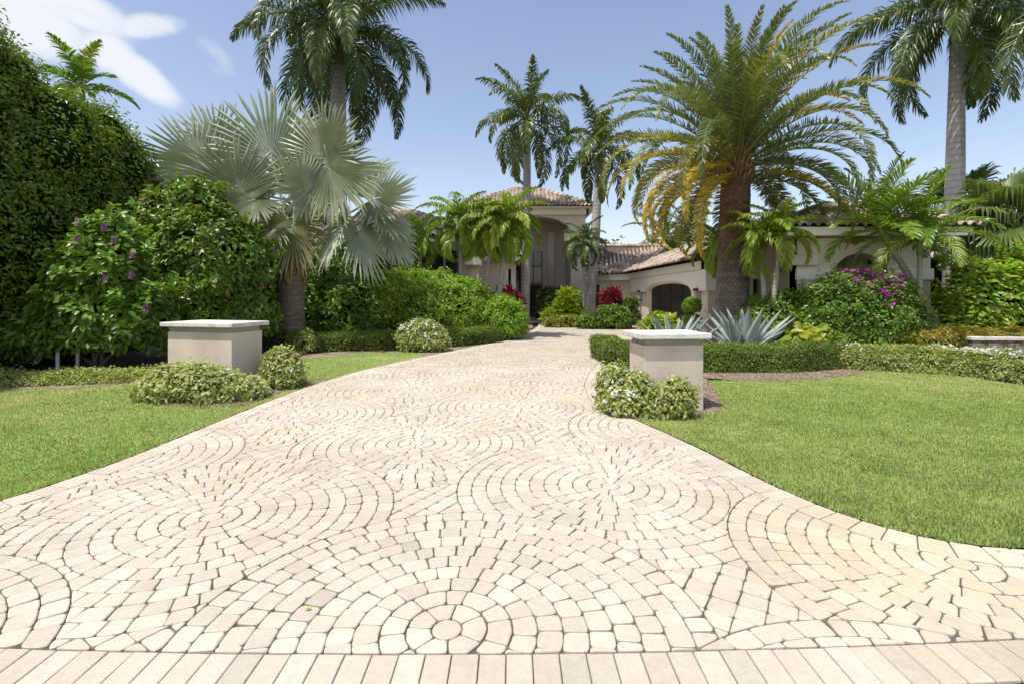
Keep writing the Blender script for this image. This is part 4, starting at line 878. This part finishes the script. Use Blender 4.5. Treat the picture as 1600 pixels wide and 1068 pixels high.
# ================================================================== HEDGES AND SHRUBS
rng=np.random.default_rng(81)
hb_=[(-11.7,y,2.6,1.75,1.7,h-2.6) for y,h in ((4.4,7.8),(6.3,7.8),(8.0,7.8),(9.6,7.55),(10.9,7.1),(12.0,6.75),(12.9,6.5),(13.8,6.1))]
hb_+=[(-10.75+rng.uniform(-.2,.25),rng.uniform(6,14.2),z,rng.uniform(.5,.85),rng.uniform(.6,1.0),rng.uniform(.5,.9)) for z in np.linspace(.5,5.4,34)]
hb_+=[(-11.2+rng.uniform(-.3,.3),y,zt,rng.uniform(.5,.8),rng.uniform(.45,.8),rng.uniform(.4,.6)) for y,zt in ((7.6,7.1),(8.8,7.1),(9.9,6.9),(10.5,6.6),(11.2,6.5),(11.9,6.2),(12.6,6.0),(13.2,5.9),(13.9,5.6),(14.4,5.0),(14.3,4.0))]
bush('tall_hedge','very tall leafy ficus hedge along the left side of the garden','hedge',(0,0),hb_,47000,6,.12,.058,M['ficus'],yel=.6,lump=.089,shape=2,jit=.12,shell=.1,core=.9,stems=0,shoots=150)
path_hedge('hedge','low dark clipped hedge along the left edge of the drive before the round bush',[(-6.2,13.9),(-3.6,14.75),(-1.9,15.6),(-.6,17.0)],.7,.5,6500,5,.055,.03,M['box'],yel=.15,lump=.06)
path_hedge('hedge','clipped boxwood hedge curving behind the right pillar and the mulch',[(2.35,12.8),(2.4,11.4),(3.0,10.85),(4.2,10.55),(5.6,10.55),(6.6,10.9),(7.3,11.2)],.62,.53,15000,5,.045,.026,M['box'],yel=.25,lump=.045,jit=.025)
whf=(M['white'],260,.06,lambda p,n:(n[:,2]>.2)&(np.sin(p[:,0]*2.1)>-.2))
path_hedge('flowering_hedge','low variegated hedge with white flowers edging the right lawn',[(7.2,11.15),(8.6,10.55),(9.3,9.9),(10.2,9.1),(11.2,8.4)],.85,.44,8500,5,.065,.036,M['varieg'],yel=.5,lump=.09,lf=5,flower=whf)
path_hedge('flowering_groundcover','low strip of pale green groundcover at the far left before the tall hedge',[(-11.5,8.9),(-8.6,9.1),(-6.9,9.5),(-5.9,10.0)],.8,.16,4500,5,.06,.035,M['varieg'],yel=.35,lump=.05,cat='groundcover')
path_hedge('croton_bed','yellow and red croton bed behind the flowering hedge at the right',[(8.2,11.6),(9.4,11.45),(10.6,11.25),(11.4,11.3)],.7,.8,2600,6,.12,.04,M['croton'],yel=.8,lump=.1,cat='croton')
topsel=lambda p,n:(n[:,2]>.0)&(n[:,1]<.4)
def shrub(*a,**k): return bush(*a,**k)
# left
shrub('hibiscus_bush','big leafy hibiscus bush between the tall hedge and the silver palm','shrub',(-7.85,12.6),[(-.1,0,1.7,1.4,1.1,1.6),(-.8,.2,3.0,.9,.8,1.3),(.35,-.1,2.4,1.0,.9,1.2),(.9,.4,1.1,.7,.8,.9),(-1.2,-.1,1.5,.9,.9,1.3),(-.2,.1,3.5,.65,.6,.95),(.9,.3,2.3,.7,.6,.8)],9500,7,.16,.075,M['shrub'],yel=.45,shape=3,flower=(M['pink'],10,.09,topsel),lump=.22,jit=.04,shoots=70)
def spikes(root,pts,mat,h=.17):
    for p in pts:
        mb=MB(); t=rng.uniform(0,1,70); a=rng.uniform(0,6.28,70); q=np.array(p)+np.stack([np.cos(a)*.02,np.sin(a)*.02,t*h],1); d=np.stack([np.cos(a),np.sin(a),.3+0*a],1)
        leafset(mb,q,d,np.tile([0,0,1.],(70,1)),(.05*(1-.6*t)),.025,np.stack([rng.uniform(0,1,70),.5+0*t,.2+0*t],1))
        mb.build('flower_spike',mat,root)
pu=shrub('purple_flowering_shrub','loose shrub with purple flower spikes in front of the tall left hedge','shrub',(-8.6,10.4),[(0,0,1.1,1.15,.8,.95),(.15,0,2.05,.72,.6,.95),(-.85,-.1,.75,.65,.55,.5),(.75,.1,1.0,.6,.6,.85),(-.35,0,1.7,.65,.5,.7)],2900,7,.2,.095,M['shrub'],yel=.12,shape=3,lump=.22,jit=.05,stems=6,core=.7,shoots=60)
Dp=9.7
spikes(pu,[(XW(px,Dp),Dp,ZW(py,Dp)-.12) for px,py in [(163,352),(119,372),(178,372),(207,395),(132,436),(165,433),(206,428),(228,480),(35,522),(122,345)]],M['purple'])
for k,(px,lab) in enumerate([(90,'left white stake under the purple flowering shrub'),(121,'right white stake under the purple flowering shrub')]):
    D=9.9+k*.3; t=MB(); x=XW(px,D); tube(t,[(x,D,0),(x,D,.55)],[.033,.033],12); t.add([(x-.02,D-.02,.551),(x+.02,D-.02,.551),(x+.02,D+.02,.551),(x-.02,D+.02,.551)],[(0,1,2,3)]); tag(t.build('garden_stake',M['pipe'],origin=(x,D,0),smooth=True),lab,'stake','white stakes under the left shrub')
wf=lambda n,s=.05:(M['white'],n,s,topsel)
shrub('flowering_shrub','wide low shrub with white flowers in front of the left pillar','shrub',(-4.7,7.7),[(-.45,.05,.16,.42,.36,.27),(.15,-.05,.14,.42,.36,.24),(-.1,0,.2,.35,.3,.25),(.52,.05,.1,.3,.28,.17),(-.75,0,.12,.25,.25,.17)],2600,7,.08,.044,M['varieg'],yel=.75,shape=3,flower=wf(90,.055),stems=6,core=.72,shoots=50)
shrub('flowering_shrub','small white flowering shrub at the drive side of the left pillar','shrub',(-4.02,8.75),[(0,0,.28,.26,.28,.3),(.12,-.1,.18,.22,.24,.2)],1100,7,.08,.044,M['varieg'],yel=.6,shape=3,flower=wf(40),core=.72,shoots=22)
shrub('flowering_shrub','white flowering shrub at the left corner of the right pillar','shrub',(1.50,6.78),[(-.07,.12,.24,.21,.22,.3),(.16,-.05,.2,.2,.2,.27),(-.02,-.12,.14,.22,.2,.18)],1150,7,.072,.04,M['varieg'],yel=.6,shape=3,flower=wf(75),stems=5,core=.62,shoots=25)
shrub('flowering_shrub','sparse yellow green shrub against the front of the right pillar','shrub',(2.13,6.5),[(0,0,.22,.19,.15,.2),(-.2,0,.1,.15,.14,.1)],420,7,.07,.038,M['varieg'],yel=.9,shape=3,flower=wf(10),stems=5,core=.45,shoots=18)
shrub('flowering_shrub','pale flowering shrub bulging from the low hedge left of the drive','shrub',(-2.6,14.25),[(0,0,.36,.62,.45,.44),(.35,-.05,.22,.4,.35,.28)],1500,6,.1,.055,M['varieg'],yel=.5,flower=wf(35,.07))
shrub('flowering_shrub','tiny yellow green plant at the left end of the low hedge','shrub',(-5.65,13.6),[(0,0,.28,.22,.2,.27)],260,6,.1,.05,M['varieg'],yel=.6,core=.5)
shrub('rounded_bush','large rounded bright green bush left of the drive','shrub',(-3.0,18.2),[(0,0,1.05,2.1,1.4,1.2),(-.9,.1,1.15,1.25,1.1,1.2),(.9,.0,1.0,1.3,1.1,1.15),(.1,0,1.25,1.4,1.1,1.1)],11500,6,.12,.055,M['round'],yel=.35,lump=.12,shoots=45)
shrub('rounded_bush','smaller green bush at the bend of the drive beside the tallest royal palm','shrub',(-.38,17.9),[(0,0,.65,.82,.75,.75),(.15,-.1,.5,.7,.6,.55)],2800,6,.12,.055,M['round'],yel=.1,shoots=14)
shrub('understory_shrub','dark shrub right beside the silver palm trunk','shrub',(-5.2,16.4),[(0,0,.9,.9,.8,1.1),(-.7,.3,.9,.7,.6,1.2)],1500,6,.2,.07,M['shrub'],yel=.2,shape=3)
shrub('understory_shrub','yellow tipped croton shrub between the silver palm and the rounded bush','shrub',(-4.6,17.0),[(0,0,1.2,.8,.7,1.1),(.5,.2,1.4,.5,.5,.9)],1100,7,.2,.06,M['round'],yel=.7,shape=3)
shrub('understory_shrub','leafy dark shrub left of the silver palm trunk','shrub',(-8.0,15.9),[(0,0,1.1,1.3,.9,1.5),(1,.2,.9,.9,.7,1.3)],2400,6,.18,.07,M['shrub'],yel=.1)
shrub('understory_shrub','low dark plants around the base of the silver palm','shrub',(-6.3,14.1),[(-.4,0,.2,.7,.45,.28),(.6,.1,.2,.5,.4,.25)],900,6,.12,.05,M['dark'],yel=.1)
shrub('understory_shrub','dense green shrub behind the silver palm against the wing wall','shrub',(-6.6,20.0),[(0,0,1.6,1.9,1.0,1.9),(1.3,0,1.3,1.2,.9,1.4)],3200,6,.2,.08,M['shrub'],yel=.2)
shrub('understory_shrub','lime leaved plant left of the rounded bush','shrub',(-4.0,19.8),[(0,0,1.7,.8,.6,.9)],700,7,.28,.06,M['limey'],yel=.4,shape=3)
shrub('garden_tree','dark broadleaf tree far behind the silver palm','tree',(-9.5,24),[(0,0,3.0,2.2,1.6,2.6),(2.5,1,2.4,1.8,1.4,2.0)],4200,6,.26,.12,M['dark'],yel=.2)
# entrance
rs=lambda n,label,x,y,z,r,h: shrub(n,label,'shrub',(x,y),[(0,0,z,r*.7,r*.6,h*.8),(r*.5,.1,z-.25,r*.5,r*.5,h*.6)],110,8,.42,.07,M['redleaf'],yel=.1,shape=3,core=.25,up=.9,spread=.45,lump=.3)
rs('red_cordyline','dark red leaved cordyline left of the tallest royal palm trunk',XW(790,22.5),22.5,1.15,.65,.7)
rs('red_cordyline','dark red leaved cordyline before the wall between tower and garage',XW(955,23.6),23.6,1.15,.5,.75)
shrub('entry_shrub','pink tipped shrub behind the smaller green bush','shrub',(XW(776,20.5),20.5),[(0,0,.7,.7,.5,.85)],800,6,.15,.06,M['croton'],yel=.5)
shrub('entry_shrub','bright lime shrub at the foot of the entrance tower','shrub',(XW(884,25.4),25.4),[(.1,0,.8,.5,.45,.75),(.5,0,.45,.45,.4,.45),(-.7,.1,.35,.4,.4,.35),(.2,0,1.2,.4,.4,.5)],520,7,.36,.06,M['limey'],yel=.35,shape=3,core=.45,lump=.3,up=.8,spread=.5)
shrub('entry_shrub','dark feathery plants in the shade of the entrance porch','shrub',(XW(858,28.4),28.2),[(0,0,.8,.7,.4,1.0),(1.0,0,.9,.7,.4,.9)],800,7,.4,.07,M['royal'],yel=.2,shape=3,core=.5)
shrub('entry_shrub','low yellow green border before the entrance','shrub',(XW(900,24.4),24.2),[(-.6,0,.2,.9,.4,.3),(.7,0,.2,.9,.4,.28)],900,6,.14,.07,M['croton'],yel=.3)
shrub('entry_shrub','green shrub below the red cordyline by the garage','shrub',(XW(955,23.2),23.0),[(0,0,.45,.9,.5,.55),(-.9,.1,.3,.7,.5,.3)],1300,6,.15,.07,M['shrub'],yel=.3)
shrub('entry_shrub','tall clipped dark shrub at the corner before the garage','shrub',(XW(984,23.4),23.3),[(0,0,.5,.45,.4,.5),(0,0,1.15,.33,.33,.33)],900,6,.1,.05,M['dark'],yel=.1)
def topiary(label,x,y,z,r):
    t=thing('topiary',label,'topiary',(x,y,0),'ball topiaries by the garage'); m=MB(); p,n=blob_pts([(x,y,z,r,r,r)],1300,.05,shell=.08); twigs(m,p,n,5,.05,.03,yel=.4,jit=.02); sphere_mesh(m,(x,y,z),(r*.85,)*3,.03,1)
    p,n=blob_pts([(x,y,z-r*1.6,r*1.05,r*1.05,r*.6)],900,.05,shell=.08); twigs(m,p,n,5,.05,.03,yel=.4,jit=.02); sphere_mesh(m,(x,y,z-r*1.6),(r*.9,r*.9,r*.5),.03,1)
    m.build('foliage',[M['round'],M['core']],t); m=MB(); tube(m,[(x,y,0),(x,y,z)],[.03,.025],8); m.build('stem',M['bark'],t)
topiary('ball topiary in front of the garage door edge',XW(1081,15.6),15.6,ZW(479,15.6),.25)
topiary('ball topiary just right of the date palm trunk',XW(1184,13.6),13.6,ZW(475,13.6),.24)
# right
bo=shrub('bougainvillea','large rounded bougainvillea with magenta flowers on top','shrub',(8.3,11.95),[(0,0,.85,1.3,.9,1.15),(-.4,0,1.1,.9,.8,.95),(.4,0,1.15,.85,.75,.9),(.8,-.1,.65,.75,.7,.85),(-.85,-.1,.6,.7,.65,.75)],8500,6,.09,.05,M['shrub'],yel=.3,lump=.13,shoots=70,flower=(M['mag'],300,.08,lambda p,n:(n[:,1]<.5)&(p[:,2]>1.55+.25*np.sin(p[:,0]*5))&(p[:,0]>7.75)&(p[:,0]<9.1)))
shrub('big_leaf_plant','yellow green broad leaved plant behind the boxwood hedge','plant',(XW(1262,11.4),11.4),[(0,0,.42,.42,.35,.32),(.4,0,.35,.35,.3,.25)],90,6,.30,.2,M['limey'],yel=.4,shape=3,core=.4)
shrub('big_leaf_plant','yellow green broad leaved plant left of the agaves','plant',(XW(1030,12.9),12.9),[(0,0,.6,.42,.3,.35)],90,6,.26,.18,M['limey'],yel=.4,shape=3,core=.4)
shrub('understory_shrub','dark low shrub between the date palm and the bougainvillea','shrub',(XW(1225,12.9),12.7),[(0,0,.8,.75,.45,.8),(-.7,0,.6,.6,.4,.5),(.4,-.2,.5,.6,.4,.5)],2200,6,.13,.06,M['shrub'],yel=.3)
shrub('understory_shrub','feathery reddish shrub behind the right agave','shrub',(XW(1190,12.9),13.1),[(0,0,.6,.6,.4,.6)],700,6,.13,.04,M['dark'],yel=.4)
shrub('garden_tree','dark leafy tree between the bougainvillea and the grey royal trunk','tree',(XW(1452,16.8),16.8),[(0,0,1.5,1.2,.8,1.6),(-.5,.2,2.2,.9,.7,1.1),(.8,0,1.6,.8,.7,1.3)],3600,6,.15,.075,M['dark'],yel=.15)
shrub('garden_tree','green shrub right of the grey royal trunk','tree',(XW(1548,15.5),15.3),[(0,0,1.3,1.0,.7,1.3)],1600,6,.16,.075,M['shrub'],yel=.2)
shrub('leafy_shrub','broad shrub with upright yellow green leaves above the far right pillar','shrub',(XW(1568,11.6),11.75),[(0,0,1.1,1.1,.6,1.0),(-.4,0,1.4,.7,.5,.8),(.6,0,1.5,.8,.5,.95),(-.7,0,.8,.5,.45,.6)],2900,7,.15,.08,M['round'],yel=.6,shape=3,lump=.17,up=.8,core=.74,shoots=50)
# background mass
tag(shrub('distant_trees','dark green tree mass behind the house','trees',(20,48),[(-14,2,3,7,3,4.2),(0,2,3,8,3,4.6),(14,0,3.4,8,3,4.4),(-45,-6,3.4,9,3,5),(-58,-10,3.6,9,3,5)],9000,5,.5,.25,M['dark'],yel=.2,stems=0),kind='stuff')
# agaves
def agave(label,c,n,L,seed):
    r=np.random.default_rng(seed); root=thing('agave',label,'agave',(c[0],c[1],0),'blue agaves behind the right pillar')
    for i in range(n):
        f=(i+.5)/n; az=i*2.39996+r.normal()*.12; el=R(86-66*f**.9)+r.normal()*.05; l=L*r.uniform(.88,1.08)*(.75+.3*math.sin(f*2.6)); ns=14; s=np.linspace(0,1,ns)
        e=el-.1*s+.25*(s-.5)*(.3 if f>.5 else -.1); T=np.stack([np.cos(az)*np.cos(e),np.sin(az)*np.cos(e),np.sin(e)],1); o=np.array([math.cos(az),math.sin(az),0])
        P=np.array([c[0],c[1],.08])+o*.07+np.concatenate([[np.zeros(3)],np.cumsum(T[:-1]*l/(ns-1),0)]); S=np.array([-math.sin(az),math.cos(az),0]); N=np.cross(S,T)*-1; N=np.where(np.ones((ns,1))>0,np.cross(T,S),0)
        w=.135*l/1.4*np.clip(np.interp(s,[0,.12,.45,.8,1],[.75,.7,1.0,.5,.02]),0,2)[:,None]; ch=(.35*w); th=(.16*w+.004)
        rows=np.stack([P-S*w+N*ch,P-S*w*.5+N*ch*.2,P-N*0,P+S*w*.5+N*ch*.2,P+S*w+N*ch,P+S*w*.5-N*th,P-N*th*2.0,P-S*w*.5-N*th],1)
        k=8; fcs=[(j*k+a,j*k+(a+1)%k,(j+1)*k+(a+1)%k,(j+1)*k+a) for j in range(ns-1) for a in range(k)]
        tone=(r.uniform(.85,1.12)*np.interp(s,[0,.2,.93,.97,1],[.8,1,1,.35,.3]))
        col=np.repeat(tone[:,None]*np.array([[1,1,1.]]),k,0)*(1+.12*snoise(rows.reshape(-1,3),9))[:,None]
        m=MB(); m.add(rows.reshape(-1,3),fcs,col); m.build('leaf',M['agave'],root,smooth=True)
agave('left blue agave directly behind the right pillar',(XW(1056,12.0),12.0),32,1.2,91)
agave('right blue agave in front of the date palm',(XW(1160,12.1),12.0),34,1.4,92)

# ================================================================== CAMERA, SUN, SKY
cam=bpy.data.cameras.new('camera'); co=bpy.data.objects.new('camera',cam); C.objects.link(co)
co.location=(0,0,CH); co.rotation_euler=(R(90),0,0); cam.sensor_width=36; cam.lens=36*F/1600; cam.shift_y=-(534-HY)/1600; cam.clip_end=2000; cam.clip_start=.05
bpy.context.scene.camera=co
sv=Vector((-.30,-.30,1.0)).normalized()
sun=bpy.data.lights.new('sun','SUN'); sun.energy=5.0; sun.angle=R(.53); sun.color=(1,.955,.875); so=bpy.data.objects.new('sun',sun); C.objects.link(so); so.rotation_euler=sv.to_track_quat('Z','Y').to_euler(); so.location=(-5,-3,20)
w=bpy.data.worlds.new('World'); bpy.context.scene.world=w; w.use_nodes=True; nt=w.node_tree; N=nt.nodes; L=nt.links
bg=N['Background']; sky=N.new('ShaderNodeTexSky'); sky.sky_type='NISHITA'; sky.sun_disc=False; sky.sun_elevation=math.asin(sv.z); sky.sun_rotation=math.atan2(sv.x,sv.y); sky.air_density=1.0; sky.dust_density=1.6; sky.ozone_density=1.0
tc=N.new('ShaderNodeTexCoord'); D_=tc.outputs['Generated']
tint=mix(N,L,1.0,sky.outputs[0],(1.66,1.45,1.36),'MULTIPLY')
tot=None
nzv=N.new('ShaderNodeTexNoise'); nzv.inputs['Scale'].default_value=5.5; nzv.inputs['Detail'].default_value=9; nzv.inputs['Roughness'].default_value=.62; nzv.inputs['Distortion'].default_value=.5
mp=N.new('ShaderNodeMapping'); mp.inputs['Scale'].default_value=(1.0,1.0,1.9); mp.inputs['Rotation'].default_value=(0,.5,0); L.new(D_,mp.inputs['Vector']); L.new(mp.outputs[0],nzv.inputs['Vector'])
for (px,py,rx,rz,ro,amp) in [(20,30,.10,.045,-.1,.95),(120,15,.09,.03,-.2,.9),(225,42,.06,.018,.35,.85),(168,80,.045,.035,-.7,.9),(215,115,.07,.028,-.75,.95),(330,88,.045,.03,-.9,.5),(1470,245,.16,.018,.3,.5),(60,-200,.25,.06,0,1.),(900,-500,.5,.3,0,.6)]:
    d=Vector(((px-800)/F,1,(HY-py)/F)).normalized(); sub=N.new('ShaderNodeVectorMath'); sub.operation='SUBTRACT'; L.new(D_,sub.inputs[0]); sub.inputs[1].default_value=d
    rt=N.new('ShaderNodeVectorRotate'); rt.rotation_type='Y_AXIS'; rt.inputs['Angle'].default_value=ro; L.new(sub.outputs[0],rt.inputs['Vector'])
    sc=N.new('ShaderNodeVectorMath'); sc.operation='MULTIPLY'; L.new(rt.outputs[0],sc.inputs[0]); sc.inputs[1].default_value=(1/rx,1/rx,1/rz)
    ln=N.new('ShaderNodeVectorMath'); ln.operation='LENGTH'; L.new(sc.outputs[0],ln.inputs[0])
    mr=N.new('ShaderNodeMapRange'); mr.interpolation_type='SMOOTHSTEP'; mr.inputs['From Min'].default_value=1.65; mr.inputs['From Max'].default_value=.35; mr.inputs['To Max'].default_value=amp; L.new(ln.outputs['Value'],mr.inputs['Value'])
    if tot is None: tot=mr.outputs[0]
    else:
        mx=N.new('ShaderNodeMath'); mx.operation='MAXIMUM'; L.new(tot,mx.inputs[0]); L.new(mr.outputs[0],mx.inputs[1]); tot=mx.outputs[0]
ad=N.new('ShaderNodeMath'); ad.operation='ADD'; L.new(tot,ad.inputs[0]); L.new(nzv.outputs['Fac'],ad.inputs[1])
mr=N.new('ShaderNodeMapRange'); mr.interpolation_type='SMOOTHSTEP'; mr.inputs['From Min'].default_value=.92; mr.inputs['From Max'].default_value=1.45; L.new(ad.outputs[0],mr.inputs['Value'])
out=mix(N,L,mr.outputs[0],tint,(5.9,6.15,6.5)); L.new(out,bg.inputs['Color']); bg.inputs['Strength'].default_value=.15
sc_=bpy.context.scene; sc_.view_settings.view_transform='Standard'; sc_.view_settings.look='None'; sc_.view_settings.exposure=0
sc_.render.resolution_x=1024; sc_.render.resolution_y=683

print('TIME end',time.time()-_t0)
